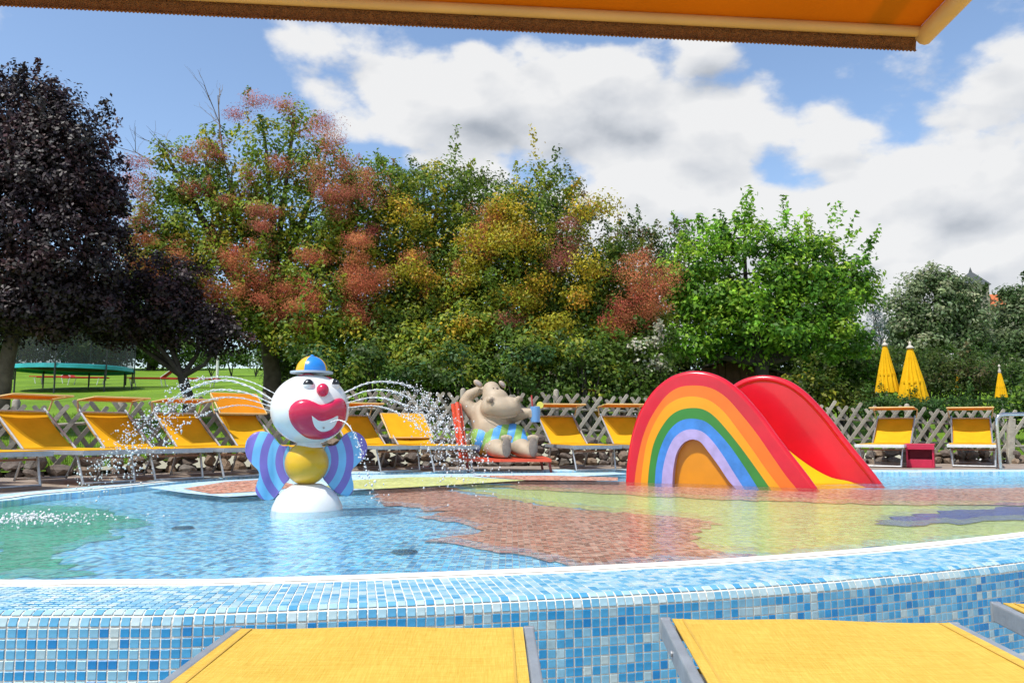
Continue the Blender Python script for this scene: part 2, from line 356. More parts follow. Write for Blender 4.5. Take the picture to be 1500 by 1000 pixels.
patch([(530, 716), (560, 740), (658, 751), (610, 757), (725, 778), (628, 793), (750, 815), (858, 836), (990, 827), (1120, 820), (1012, 799), (1057, 764), (915, 752), (785, 739), (700, 726), (640, 716)], m_red, 2)
patch([(640, 713), (700, 723), (785, 738), (915, 753), (1025, 766), (975, 798), (1085, 823), (1260, 806), (1500, 790), (1560, 785), (1560, 740), (1300, 738), (1100, 734), (980, 728), (860, 722), (760, 716)], m_yel)
patch([(700, 700), (900, 706), (1050, 716), (1290, 718), (1560, 714), (1560, 742), (1300, 740), (1100, 735), (980, 729), (860, 723), (760, 717), (680, 708)], m_red, 3)
patch([(1275, 769), (1330, 756), (1420, 748), (1560, 738), (1560, 762), (1330, 771)], m_navy, 3)
# dry beach end of the pool, a hand above the floor
patch([(215, 714), (292, 706), (400, 698.5), (520, 695.5), (700, 693.5), (900, 691.5), (925, 694), (760, 702), (560, 716), (430, 722), (330, 728), (270, 722)], m_pale, 1, 0.002, 'beach_patch', False)
patch([(268, 716), (330, 706), (396, 702), (440, 712), (400, 719), (310, 724)], m_red, 2, 0.002, 'beach_patch', False)
patch([(470, 714), (510, 704), (600, 699), (690, 699), (770, 704), (640, 712), (545, 717)], m_yel, 2, 0.002, 'beach_patch', False)
patch([(690, 697), (800, 697), (905, 700), (905, 705), (770, 704)], m_red, 3, 0.002, 'beach_patch', False)

def water_mat():
    m = bpy.data.materials.new('pool_water'); m.use_nodes = True; nt = m.node_tree; N = nt.nodes; L = nt.links; N.remove(N['Principled BSDF'])
    tc = N.new('ShaderNodeTexCoord')
    def nz(scale, det, sx=1.0, dist=0.4):
        mp = N.new('ShaderNodeMapping'); mp.inputs['Scale'].default_value = (sx, 1, 1); L.new(tc.outputs['Object'], mp.inputs[0])
        n = N.new('ShaderNodeTexNoise'); n.inputs['Scale'].default_value = scale; n.inputs['Detail'].default_value = det; n.inputs['Distortion'].default_value = dist; L.new(mp.outputs[0], n.inputs['Vector']); return n
    a = nz(6.5, 3); c = nz(24.0, 4, 0.75); d = nz(1.2, 2)
    s1 = N.new('ShaderNodeMath'); s1.operation = 'MULTIPLY_ADD'; s1.inputs[1].default_value = 0.55; L.new(c.outputs[0], s1.inputs[0]); L.new(a.outputs[0], s1.inputs[2])
    s2 = N.new('ShaderNodeMath'); s2.operation = 'MULTIPLY_ADD'; s2.inputs[1].default_value = 1.2; L.new(d.outputs[0], s2.inputs[0]); L.new(s1.outputs[0], s2.inputs[2])
    bp = N.new('ShaderNodeBump'); bp.inputs['Strength'].default_value = 1.0; bp.inputs['Distance'].default_value = 0.034; L.new(s2.outputs[0], bp.inputs['Height'])
    fr = N.new('ShaderNodeFresnel'); fr.inputs[0].default_value = 1.13; L.new(bp.outputs[0], fr.inputs['Normal'])
    gl = N.new('ShaderNodeBsdfGlossy'); gl.inputs['Roughness'].default_value = 0.04; L.new(bp.outputs[0], gl.inputs['Normal'])
    tr = N.new('ShaderNodeBsdfTransparent'); tr.inputs[0].default_value = (0.93, 0.985, 1, 1)
    rf = N.new('ShaderNodeBsdfRefraction'); rf.inputs['IOR'].default_value = 1.33; rf.inputs['Roughness'].default_value = 0.0; rf.inputs[0].default_value = (0.93, 0.985, 1, 1); L.new(bp.outputs[0], rf.inputs['Normal'])
    m1 = N.new('ShaderNodeMixShader'); m1.inputs[0].default_value = 0.22; L.new(tr.outputs[0], m1.inputs[1]); L.new(rf.outputs[0], m1.inputs[2])
    fk = N.new('ShaderNodeMath'); fk.operation = 'MULTIPLY'; fk.inputs[1].default_value = 0.62; L.new(fr.outputs[0], fk.inputs[0])
    m2 = N.new('ShaderNodeMixShader'); L.new(fk.outputs[0], m2.inputs[0]); L.new(m1.outputs[0], m2.inputs[1]); L.new(gl.outputs[0], m2.inputs[2]); L.new(m2.outputs[0], N['Material Output'].inputs[0])
    return m
tag(flat(outline, 0.0).build('water', water_mat()), 'clear rippled water of the shallow paddling pool', kind='structure')

# far edge of the pool: pale mosaic kerb with a white line at the water
pe = root('pool_edge', far_edge[60], label='pale blue mosaic edging with a white line along the far side of the pool', cat='pool edging')
o0 = far_edge[60]
mb = MB(); vs = []
for i in range(len(far_edge)):
    a = far_edge[i] - o0; b_ = edge_out[i] - o0; n_ = fnorm(i)
    vs += [a + Vector((0, 0, -0.13)), a + Vector((0, 0, 0.008)), a + n_ * 0.05 + Vector((0, 0, 0.014)), b_ + Vector((0, 0, 0.012)), b_ + Vector((0, 0, -0.03))]
mb.add(vs, [[5 * i + k, 5 * (i + 1) + k, 5 * (i + 1) + k + 1, 5 * i + k + 1] for i in range(len(far_edge) - 1) for k in range(4)])
mb.build('kerb', m_pale, pe)
mb = MB(); vs = []
for i in range(0, 48):
    a = far_edge[i] - o0 + fnorm(i) * 0.06; b_ = far_edge[i] - o0 + fnorm(i) * 0.13; vs += [a + Vector((0, 0, 0.020)), b_ + Vector((0, 0, 0.020))]
mb.add(vs, [[2 * i, 2 * i + 2, 2 * i + 3, 2 * i + 1] for i in range(47)])
mb.build('white_line', M('white_trim', '#E9E5DC', 0.5, 0.06), pe)
for (px, py) in ((268, 774), (592, 809)):
    c = gnd(px, py, FLOOR_Z); d = tag(root('floor_drain', (c.x, c.y, FLOOR_Z + 0.004)), 'small round dark drain grate under blue water ' + ('close to the green patch' if px < 300 else 'close to the red brown patch'), 'drain', 'drains in the pool floor')
    MB().lathe([(0.0, 0.004), (0.06, 0.004), (0.066, 0.0)], 20).build('cover', M('drain_dark', (0.03, 0.03, 0.035), 0.6), d)
    mb = MB()
    for k in range(-3, 4): mb.box((k * 0.015, 0, 0.0065), (0.005, 2 * math.sqrt(0.055 ** 2 - (k * 0.015) ** 2), 0.003))
    mb.build('grille', M('drain_steel', (0.12, 0.13, 0.14), 0.4, metal=0.6), d)

# near wall of the pool: grout body and glass mosaic, each tile a piece of its own
P = 0.030
pw = root('pool_wall', (0, 2.55, GROUND_NEAR), label='curved pool wall clad in small blue and white glass mosaic tiles', cat='pool wall')
pl = Vector((0, 2.55, GROUND_NEAR))
BEV = 0.040
prof = [(0.0, GROUND_NEAR), (0.0, -BEV), (0.003, -0.025), (0.012, -0.012), (0.025, -0.003), (BEV, 0.0), (RIM_W - 0.055, 0.0), (RIM_W - 0.05, 0.004), (RIM_W + 0.0, 0.004), (RIM_W + 0.012, -0.006), (RIM_W + 0.012, -0.14)]
mb = MB(); vs = []
for i in range(len(rim)):
    n_ = normal_in(i)
    for (o, z) in prof: vs.append(rim[i] + n_ * o + Vector((0, 0, z)) - pl)
k = len(prof)
mb.add(vs, [[k * i + j, k * (i + 1) + j, k * (i + 1) + j + 1, k * i + j + 1] for i in range(len(rim) - 1) for j in range(k - 1)])
mb.build('grout', M('grout', (0.78, 0.74, 0.66), 0.85, 0.10, 30, bump=0.3, bscale=200), pw)
mb = MB(); vs = []
for i in range(len(rim)):
    n_ = normal_in(i)
    for (o, z) in ((RIM_W - 0.048, 0.006), (RIM_W - 0.042, 0.014), (RIM_W - 0.004, 0.014), (RIM_W + 0.014, 0.006), (RIM_W + 0.014, -0.05)): vs.append(rim[i] + n_ * o + Vector((0, 0, z)) - pl)
mb.add(vs, [[5 * i + j, 5 * (i + 1) + j, 5 * (i + 1) + j + 1, 5 * i + j + 1] for i in range(len(rim) - 1) for j in range(4)])
mb.build('white_edge', M('white_edge', '#EFEBE2', 0.45, 0.1, 20, bump=0.4, bscale=90), pw, True)
WALL_COLS = ['#1E86C9', '#2F97D3', '#4BA6D8', '#67B2DA', '#86BEDA', '#A6C8D6', '#B9CFD4', '#3A9AD0']
WALL_W = [0.07, 0.17, 0.22, 0.21, 0.14, 0.05, 0.03, 0.11]
TOP_COLS = ['#7CC6EA', '#9AD5F0', '#B7E2F3', '#D5EEF5', '#5FB4E2', '#C7E6EE']
TOP_W = [0.2, 0.24, 0.22, 0.12, 0.10, 0.12]
def tile_mat(h):
    return M('glass_tile_' + h[1:], tuple(c * (0.92 if h in WALL_COLS else 0.68) for c in lin(h)), 0.34, 0.14, 22, bump=0.10, bscale=45, coat=0.0, spec=0.4)
tile_mats = [tile_mat(h) for h in WALL_COLS + TOP_COLS]
def tile_geo(w, h, t):
    b = 0.0012; a = w / 2; c = h / 2
    v = [(-a, -c, 0), (a, -c, 0), (a, c, 0), (-a, c, 0), (-a, -c, t - b), (a, -c, t - b), (a, c, t - b), (-a, c, t - b), (-a + b, -c + b, t), (a - b, -c + b, t), (a - b, c - b, t), (-a + b, c - b, t)]
    f = [(0, 1, 5, 4), (1, 2, 6, 5), (2, 3, 7, 6), (3, 0, 4, 7), (4, 5, 9, 8), (5, 6, 10, 9), (6, 7, 11, 10), (7, 4, 8, 11), (8, 9, 10, 11)]
    return v, f
TV, TF = tile_geo(P - 0.0045, P - 0.0045, 0.0026)
tile_me = []
for i, tm in enumerate(tile_mats):
    me = bpy.data.meshes.new('tile'); me.from_pydata(TV, [], TF); me.materials.append(tm); tile_me.append(me)
# evenly spaced stations along the rim
rl = [0.0]
for i in range(1, len(rim)): rl.append(rl[-1] + (rim[i] - rim[i - 1]).length)
stations = []
q = 0.0; j = 0
while q < rl[-1]:
    while j < len(rl) - 2 and rl[j + 1] < q: j += 1
    w = (q - rl[j]) / (rl[j + 1] - rl[j]); stations.append((rim[j].lerp(rim[j + 1], w), normal_in(j).lerp(normal_in(j + 1), w).normalized())); q += P
def proj(p):
    d = Vector(p) - Vector((0, 0, H)); w = d.dot(FW); return (750 + FPX * d.x / w, 500 - FPX * d.dot(UP) / w, w)
places = []
rt = random.Random(11)
n_top = int((RIM_W - 0.055 - BEV) / P)
for (p, n_) in stations:
    if not (-3.2 < p.x < 4.2): continue
    t = Vector((n_.y, -n_.x, 0))
    def put(pos, nor, upv, pool):
        jx = t * rt.uniform(-.0008, .0008) + upv * rt.uniform(-.0008, .0008)
        nn = (nor + t * rt.uniform(-.02, .02) + upv * rt.uniform(-.02, .02)).normalized(); u2 = (upv - nn * upv.dot(nn)).normalized(); t2 = u2.cross(nn)
        mt = Matrix(((t2.x, u2.x, nn.x), (t2.y, u2.y, nn.y), (t2.z, u2.z, nn.z))).to_4x4(); mt.translation = pos + jx - pl
        ci = (rt.choices(range(len(WALL_COLS)), WALL_W)[0] if pool == 0 else len(WALL_COLS) + rt.choices(range(len(TOP_COLS)), TOP_W)[0])
        a = proj(pos); vis = max(0.0, nor.dot((Vector((0, 0, H)) - pos).normalized())) / a[2] ** 2 if (-5 < a[0] < 1505 and a[1] < 1000) else 0
        if vis and (280 < a[0] < 825 and a[1] > 915 or 960 < a[0] and a[1] > 905): vis *= 0.01
        places.append((vis, mt, ci))
    for r_ in range(11): put(p + Vector((0, 0, -BEV - 0.001 - (r_ + 0.5) * P)), -n_, Vector((0, 0, 1)), 0)
    for an_ in (22.5, 67.5):
        ca_, sa_ = math.cos(math.radians(an_)), math.sin(math.radians(an_))
        put(p + n_ * (BEV - BEV * ca_ + 0.0005) + Vector((0, 0, BEV * sa_ - BEV - 0.0005)), -n_ * ca_ + Vector((0, 0, sa_)), n_ * sa_ + Vector((0, 0, ca_)), 1)
    for r_ in range(n_top): put(p + n_ * (BEV + 0.001 + (r_ + 0.5) * P), Vector((0, 0, 1)), n_, 1)
places.sort(key=lambda a: -a[0])
for (v_, mt, ci) in places[:300]:
    o = link('tile', tile_me[ci], pw); o.matrix_local = mt
mb = MB()
for (v_, mt, ci) in places[300:]:
    mb.cur = ci; mb.add([mt @ Vector(v) for v in TV], TF)
me = bpy.data.meshes.new('tiles_beyond'); me.from_pydata(mb.v, [], mb.f)
for tm in tile_mats: me.materials.append(tm)
me.polygons.foreach_set('material_index', mb.mi)
tag(link('mosaic_remainder', me, pw), kind='stuff')

# ------------------------------------------------------------------ stone bank and lattice fence
def stone_mesh(seed, mat):
    bm = bmesh.new(); bmesh.ops.create_icosphere(bm, subdivisions=2, radius=0.5); r = random.Random(seed)
    cuts = [(Vector((r.uniform(-1, 1), r.uniform(-1, 1), r.uniform(-1, 1))).normalized(), r.uniform(0.30, 0.44)) for _ in range(9)]
    for v in bm.verts:
        for (n_, d) in cuts:
            e = v.co.dot(n_) - d
            if e > 0: v.co -= n_ * e
        v.co += Vector((r.uniform(-.045, .045), r.uniform(-.045, .045), r.uniform(-.045, .045)))
    me = bpy.data.meshes.new('stone'); bm.to_mesh(me); bm.free(); me.materials.append(mat); return me
stone_mats = [M('bank_stone_%d' % i, c, 0.85, 0.35, 7, bump=0.8, bscale=18) for i, c in enumerate([(0.20, 0.15, 0.11), (0.15, 0.12, 0.10), (0.26, 0.19, 0.13), (0.18, 0.16, 0.14)])]
stone_me = [stone_mesh(i, stone_mats[i % 4]) for i in range(10)]
sb = root('stone_wall', (0, yf(0) - 0.3, 0), label='low bank of rough brown field stones under the lattice fence', cat='stone wall')
sbo = Vector(sb.location); r = random.Random(3)
x = -8.0
while x < 9.5:
    step = r.uniform(0.13, 0.26); top = zb(x) + 0.07; z = 0.0
    while z < max(0.12, top):
        h_ = r.uniform(0.08, 0.16); o = link('stone', r.choice(stone_me), sb)
        o.scale = (step * 1.25, r.uniform(0.2, 0.34), h_ * 1.35)
        o.rotation_euler = (r.uniform(-.25, .25), r.uniform(-.2, .2), r.uniform(-.5, .5) + math.pi * r.randint(0, 1))
        o.location = Vector((x, yf(x) - 0.22 - 0.10 * (1 - z / 0.35) + r.uniform(-.04, .04), z + h_ / 2 - 0.02)) - sbo
        z += h_ * 0.95
    x += step
fence = root('lattice_fence', (0, yf(0), zb(0)), label='weathered grey lattice fence of crossed wooden laths behind the loungers', cat='fence')
fo = Vector(fence.location)
wood = [M('fence_wood_%d' % i, c, 0.8, 0.3, 9, bump=0.5, bscale=40) for i, c in enumerate([(0.36, 0.33, 0.27), (0.42, 0.39, 0.32), (0.30, 0.28, 0.23)])]
def lath_mesh(mat, L_, w=0.052, t=0.022):
    mb = MB(); n = 5
    pts = [(-w / 2, 0, 0), (w / 2, 0, 0), (w / 2, 0, L_ - 0.02), (w * 0.36, 0, L_ - 0.006), (0, 0, L_), (-w * 0.36, 0, L_ - 0.006), (-w / 2, 0, L_ - 0.02)]
    mb.prism(pts, (0, t, 0), (0, -t / 2, 0)); return mb.mesh('lath', mat)
lath_me = [lath_mesh(m_, 0.98) for m_ in wood]
fpath = resample([Vector((x, yf(x), 0)) for x in np.linspace(-8.3, 9.0, 200)], 600)
flen = [0.0]
for i in range(1, 600): flen.append(flen[-1] + (fpath[i] - fpath[i - 1]).length)
def fat(s_):
    i = int(np.searchsorted(flen, s_)); i = min(max(i, 1), 599); t = (fpath[i] - fpath[i - 1]).normalized()
    return fpath[i], t, Vector((-t.y, t.x, 0))
s_ = 0.2; k = 0
while s_ < flen[-1] - 0.6:
    p, t, n_ = fat(s_)
    for sgn in (1, -1):
        a = sgn * math.radians(36 + r.uniform(-2.5, 2.5)); st = p - t * math.sin(a) * 0.48
        z0 = zb(st.x) + 0.02 + r.uniform(-.02, .02)
        up_ = Vector((0, 0, 1)) * math.cos(a) + t * math.sin(a); side = t * math.cos(a) - Vector((0, 0, 1)) * math.sin(a)
        sc_ = r.uniform(0.96, 1.04)
        mt = Matrix(((side.x, n_.x, up_.x * sc_), (side.y, n_.y, up_.y * sc_), (side.z, n_.z, up_.z * sc_))).to_4x4()
        mt.translation = st + n_ * (-0.014 if sgn > 0 else 0.014) + Vector((0, 0, z0)) - fo
        o = link('lath', r.choice(lath_me), fence); o.matrix_local = mt
    s_ += 0.215; k += 1
post_me = MB().lathe([(0.045, -0.1), (0.045, 0.86), (0.03, 0.89), (0.0, 0.9)], 10).mesh('post', wood[0], True)
for px in (20, 176, 430, 678, 815, 960, 1180, 1330):
    xx = (px - 750) / FPX * 11
    for _ in range(6): xx = (px - 750) / FPX * yf(xx)
    o = link('post', post_me, fence); o.location = Vector((xx, yf(xx) + 0.075, zb(xx))) - fo
mb = MB()
for zz in (0.25, 0.58):
    mb.tube([fpath[i] + Vector((0, 0.04, zb(fpath[i].x) + zz)) - fo for i in range(0, 600, 12)], 0.02, 6)
mb.build('rail', wood[1], fence)
ep = at(1478, 650, 13.0); e_ = root('fence_post', (ep.x, 12.95, 0.0), label='broad weathered end post of the lattice fence beside the steel handrail', cat='post')
MB().box((0, 0, 0.36), (0.11, 0.07, 0.74), Matrix.Rotation(0.10, 3, 'Y'), 0.01).build('shaft', wood[1], e_)
MB().box((-0.037, 0, 0.735), (0.10, 0.06, 0.02), Matrix.Rotation(0.10, 3, 'Y'), 0.005).build('cap', wood[0], e_)

# ------------------------------------------------------------------ sun loungers
ALU = M('lounger_aluminium', (0.55, 0.56, 0.57), 0.38, 0.2, 25, metal=0.75, bump=0.05)
GREY = M('lounger_grey_rail', (0.34, 0.37, 0.40), 0.45, 0.18, 14, metal=0.35, bump=0.1, bscale=90)
def cloth(name, c, tr=0.22):
    m = M(name, c, 0.75, 0.12, 4, bump=0.12, bscale=420, trans=tr, spec=0.2); return m
YEL = cloth('lounger_fabric_yellow', (0.86, 0.46, 0.012)); ORG = cloth('shade_fabric_orange', (0.86, 0.32, 0.012), 0.30)
def woven(name, c1, c2):
    m = bpy.data.materials.new(name); m.use_nodes = True; nt = m.node_tree; N = nt.nodes; L = nt.links; b = N['Principled BSDF']; b.inputs['Roughness'].default_value = 0.62; b.inputs['Specular IOR Level'].default_value = 0.3
    tc = N.new('ShaderNodeTexCoord')
    def th(sx, sy):
        mp = N.new('ShaderNodeMapping'); mp.inputs['Scale'].default_value = (sx, sy, 1); L.new(tc.outputs['Object'], mp.inputs[0])
        n = N.new('ShaderNodeTexNoise'); n.inputs['Scale'].default_value = 1; n.inputs['Detail'].default_value = 3; L.new(mp.outputs[0], n.inputs['Vector']); return n.outputs[0]
    a, w = th(420, 22), th(22, 420); ad = N.new('ShaderNodeMath'); ad.operation = 'ADD'; L.new(a, ad.inputs[0]); L.new(w, ad.inputs[1])
    st = N.new('ShaderNodeTexNoise'); st.inputs['Scale'].default_value = 3.0; st.inputs['Detail'].default_value = 8; st.inputs['Roughness'].default_value = 0.7; L.new(tc.outputs['Object'], st.inputs['Vector'])
    su = N.new('ShaderNodeMath'); su.operation = 'MULTIPLY_ADD'; su.inputs[1].default_value = 0.9; L.new(st.outputs[0], su.inputs[0]); L.new(ad.outputs[0], su.inputs[2])
    mr = N.new('ShaderNodeMapRange'); mr.inputs['From Min'].default_value = 1.05; mr.inputs['From Max'].default_value = 1.8; L.new(su.outputs[0], mr.inputs[0])
    r = N.new('ShaderNodeValToRGB'); L.new(mr.outputs[0], r.inputs[0]); r.color_ramp.elements[0].color = (*c1, 1); r.color_ramp.elements[1].color = (*c2, 1); L.new(r.outputs[0], b.inputs['Base Color'])
    bp = N.new('ShaderNodeBump'); bp.inputs['Strength'].default_value = 0.35; bp.inputs['Distance'].default_value = 0.002; L.new(ad.outputs[0], bp.inputs['Height']); L.new(bp.outputs[0], b.inputs['Normal'])
    MATS[name] = m; return m
YEL_NEAR = woven('lounger_fabric_golden', (0.50, 0.30, 0.03), (0.72, 0.47, 0.08))
TAN = M('shade_pole_tan', (0.52, 0.36, 0.18), 0.5, 0.2, 12); CREAM = M('shade_rod_cream', (0.70, 0.48, 0.20), 0.5, 0.12, 12)
BROWNBAR = M('lounger_brown_bar', (0.28, 0.12, 0.06), 0.6, 0.25, 10); WHITEAL = M('lounger_white_rail', (0.72, 0.72, 0.70), 0.4, 0.1, 20, metal=0.2)
WID, SEAT, HINGE, BL, BA = 0.66, 0.33, 1.2, 0.64, math.radians(34)
def sheet(fn, nu, nv, t):
    mb = MB(); vs = []
    for k in (0, 1):
        for i in range(nu + 1):
            for j in range(nv + 1): vs.append(Vector(fn(i / nu, j / nv)) - Vector((0, 0, t * k)))
    n = nv + 1; o = (nu + 1) * n; fs = []
    for i in range(nu):
        for j in range(nv):
            a = [i * n + j, (i + 1) * n + j, (i + 1) * n + j + 1, i * n + j + 1]; fs += [a, [o + q for q in a[::-1]]]
    bd = [i * n for i in range(nu + 1)] + [nu * n + j for j in range(1, n)] + [i * n + nv for i in range(nu - 1, -1, -1)] + [j for j in range(nv - 1, 0, -1)]
    fs += [[bd[q], o + bd[q], o + bd[(q + 1) % len(bd)], bd[(q + 1) % len(bd)]] for q in range(len(bd))]
    mb.add(vs, fs); return mb
def make_lounger(name, shade='flat', rails=GREY, fab=YEL, back=BA, shade_fab=ORG):
    t = root(name); w = WID / 2
    for s in (-1, 1):
        MB().box((s * (w - 0.0125), HINGE / 2 + 0.013, SEAT - 0.02), (0.025, HINGE + 0.02, 0.042), None, 0.004).build('side_rail', rails, t)
        for (y0, y1, zt) in ((0.16, 0.06, SEAT - 0.042), (HINGE - 0.12, HINGE + 0.05, SEAT - 0.042)):
            MB().tube([(s * (w - 0.045), y0, zt), (s * (w - 0.045) * 0.94, y1, 0.012)], 0.0125, 8).build('leg', ALU, t)
        # backrest side tubes run on a little above the cloth
        d = Vector((0, math.cos(back), math.sin(back)))
        p0 = Vector((s * (w - 0.055), HINGE - 0.10, SEAT - 0.01)); MB().tube([p0, p0 + d * (BL + 0.16)], 0.013, 8).build('backrest_tube', ALU, t)
    MB().box((0, 0.0, SEAT - 0.02), (WID, 0.026, 0.044), None, 0.004).build('foot_rail', rails, t)
    for y_ in (0.06, HINGE + 0.05): MB().tube([(-(w - 0.045) * 0.94, y_, 0.022), ((w - 0.045) * 0.94, y_, 0.022)], 0.011, 8).build('ground_bar', ALU, t)
    MB().box((0, 0.17, SEAT - 0.075), (WID - 0.09, 0.022, 0.022), None, 0.003).build('cross_bar', BROWNBAR, t)
    sheet(lambda u, v: ((u - 0.5) * (WID - 0.05), 0.012 + v * (HINGE - 0.02), SEAT + 0.008 - 0.035 * math.sin(math.pi * v) * math.sin(math.pi * u)), 6, 12, 0.003).build('seat', fab, t, True)
    cb, sbk = math.cos(back), math.sin(back)
    def bk(u, v):
        L_ = v * (BL + 0.05); sg = 0.05 * math.sin(math.pi * min(1, v * 1.02)) * (0.4 + 0.6 * math.sin(math.pi * u))
        return ((u - 0.5) * (WID - 0.12), HINGE - 0.04 + L_ * cb + sg * sbk, SEAT + 0.012 + L_ * sbk - sg * cb)
    sheet(bk, 6, 10, 0.003).build('backrest', fab, t, True)
    top = Vector((0, HINGE - 0.10 + cb * (BL + 0.16), SEAT - 0.01 + sbk * (BL + 0.16)))
    MB().tube([(-(w - 0.055), top.y - 0.06 * cb, top.z - 0.06 * sbk), ((w - 0.055), top.y - 0.06 * cb, top.z - 0.06 * sbk)], 0.012, 8).build('top_bar', ALU, t)
    if shade:
        if shade == 'flat': ce = Vector((0, top.y - 0.27, 0.885)); tl = math.radians(-4); half = 0.20
        elif shade == 'tilted': ce = Vector((0, top.y - 0.10, 0.875)); tl = math.radians(42); half = 0.20
        elif shade == 'folded': ce = Vector((0, top.y - 0.33, SEAT + 0.26)); tl = back + math.radians(10); half = 0.24
        sw = w - 0.005; dv = Vector((0, math.cos(tl), math.sin(tl)))
        for s in (-1, 1):
            e0 = Vector((s * (w - 0.03), top.y - 0.05 * cb, top.z - 0.05 * sbk))
            if shade == 'folded': e0 = Vector((s * (w - 0.03), top.y - 0.12, top.z - 0.06))
            MB().tube([e0, ce + dv * (half if shade != 'folded' else 0.0) + Vector((s * sw, 0, 0))], 0.010, 7).build('shade_pole', TAN, t)
            MB().tube([ce - dv * half + Vector((s * sw, 0, 0)), ce + dv * half + Vector((s * sw, 0, 0))], 0.009, 7).build('shade_arm', CREAM, t)
        sf = sheet(lambda u, v: tuple(ce + Vector(((u - 0.5) * 2 * (sw - 0.012), 0, 0)) + dv * ((v - 0.5) * 2 * half) + Vector((0, 0, 0.012 - 0.022 * math.sin(math.pi * v) * math.sin(math.pi * u)))), 6, 6, 0.002).build('shade_cloth', shade_fab, t, True)
        for e in (-1, 1): MB().tube([ce + dv * half * e - Vector((sw, 0, 0)), ce + dv * half * e + Vector((sw, 0, 0))], 0.011, 7).build('shade_rod', CREAM, sf)
    return t
def put_lounger(t, px, py, yaw, label, group=None, D=None):
    p = gnd(px, py) if D is None else Vector(((px - 750) / FPX * D, D, 0))
    t.location = (p.x, p.y, 0.012 if D is None else 0.0); t.rotation_euler = (0, 0, math.radians(yaw))
    tag(t, label, 'sun lounger', group); return t
G = 'yellow loungers round the pool'
base = make_lounger('sun_lounger')
put_lounger(base, 166, 711, 60, 'yellow sun lounger with level orange shade, second from the dark tree trunk end', G)
for (px, py, yw, lb) in ((22, 719, 64, 'yellow sun lounger at the tree trunk end of the row, shade level'),
                         (268, 705.5, 54, 'yellow sun lounger with level orange shade beneath the falling water jets'),
                         (590, 693.5, 34, 'yellow sun lounger with level shade, directly beside the clown, towards the hippo'),
                         (876, 692, 15, 'yellow sun lounger next to the blue cup of the hippo'),
                         (968, 692, 10, 'yellow sun lounger half hidden behind the rainbow slide')):
    put_lounger(copy_tree(base), px, py, yw, lb, G)
put_lounger(make_lounger('sun_lounger', 'tilted'), 446, 698, 46, 'yellow sun lounger with orange shade tipped forward, beside the clown', G)
put_lounger(copy_tree(base), 365, 701.5, 50, 'yellow sun lounger with level shade next to the one whose shade is tipped', G)
put_lounger(make_lounger('sun_lounger', 'folded', shade_fab=YEL), 668, 693.5, 33, 'yellow sun lounger with its shade folded down over the backrest', G)
wl = make_lounger('sun_lounger', 'flat', WHITEAL)
put_lounger(wl, 1283, 0, -34, 'white framed yellow lounger between the rainbow slide and the red box', G, 11.5)
put_lounger(copy_tree(wl), 1419, 0, -30, 'white framed yellow lounger between the red box and the steel handrail', G, 11.5)

# near loungers, lying flat at the foot of the pool wall
def make_near(name):
    t = root(name); w = 0.31; z = 0.491; Lg = 1.9
    for s in (-1, 1):
        MB().box((s * (w - 0.010), Lg / 2, z - 0.018), (0.020, Lg, 0.044), None, 0.004).build('side_rail', GREY, t)
        MB().box((s * (w - 0.010), -0.004, z - 0.018), (0.023, 0.012, 0.047), None, 0.003).build('end_cap', ALU, t)
        for y_ in (0.22, Lg - 0.25): MB().tube([(s * (w - 0.05), y_, z - 0.04), (s * (w - 0.06), y_ - 0.06, 0.01)], 0.014, 8).build('leg', ALU, t)
        MB().lathe([(0.0, 0.0), (0.006, 0.0), (0.006, 0.003), (0.0, 0.004)], 10).build('rivet', ALU, t).matrix_local = Matrix.Translation((s * (w + 0.0005), 0.18, z - 0.02)) @ Matrix.Rotation(s * math.pi / 2, 4, 'Y')
    for y_ in (0.16, Lg - 0.31): MB().tube([(-w + 0.06, y_, 0.02), (w - 0.06, y_, 0.02)], 0.011, 8).build('ground_bar', ALU, t)
    MB().box((0, 0.013, z - 0.022), (2 * w - 0.05, 0.024, 0.03), None, 0.004).build('foot_rail', GREY, t)
    sheet(lambda u, v: ((u - 0.5) * (2 * w - 0.046), 0.004 + v * (Lg - 0.02), z + 0.006 - 0.02 * math.sin(math.pi * u) * min(1, v * 3) - 0.004 * math.sin(9 * u + 3 * v) * 0.5), 14, 24, 0.003).build('seat', YEL_NEAR, t, True)
    for s in (-1, 1): sheet(lambda u, v: (s * (w - 0.045) + (u - 0.5) * 0.004, 0.01 + v * (Lg - 0.04), z + 0.0068 - 0.02 * math.sin(math.pi * (0.96 if s > 0 else 0.04)) * min(1, v * 3)), 1, 24, 0.001).build('seam', M('seam_thread', (0.55, 0.33, 0.05), 0.8), t)
    return t
nl = make_near('reclined_lounger')
GN = 'flat loungers at the foot of the pool wall'
def near(t, x, y, rz, label):
    t.location = (x, y, GROUND_NEAR); t.rotation_euler = (0, 0, math.radians(rz)); tag(t, label, 'sun lounger', GN)
near(nl, -0.265, 1.665, 181, 'flat golden yellow lounger with scuffed hem and its foot end square to the tiled wall')
near(copy_tree(nl), 0.63, 1.725, 176, 'flat golden yellow lounger turned slightly, between two others by the tiled wall')
near(copy_tree(nl), 1.435, 1.86, 172, 'flat golden yellow lounger of which only one grey corner shows')

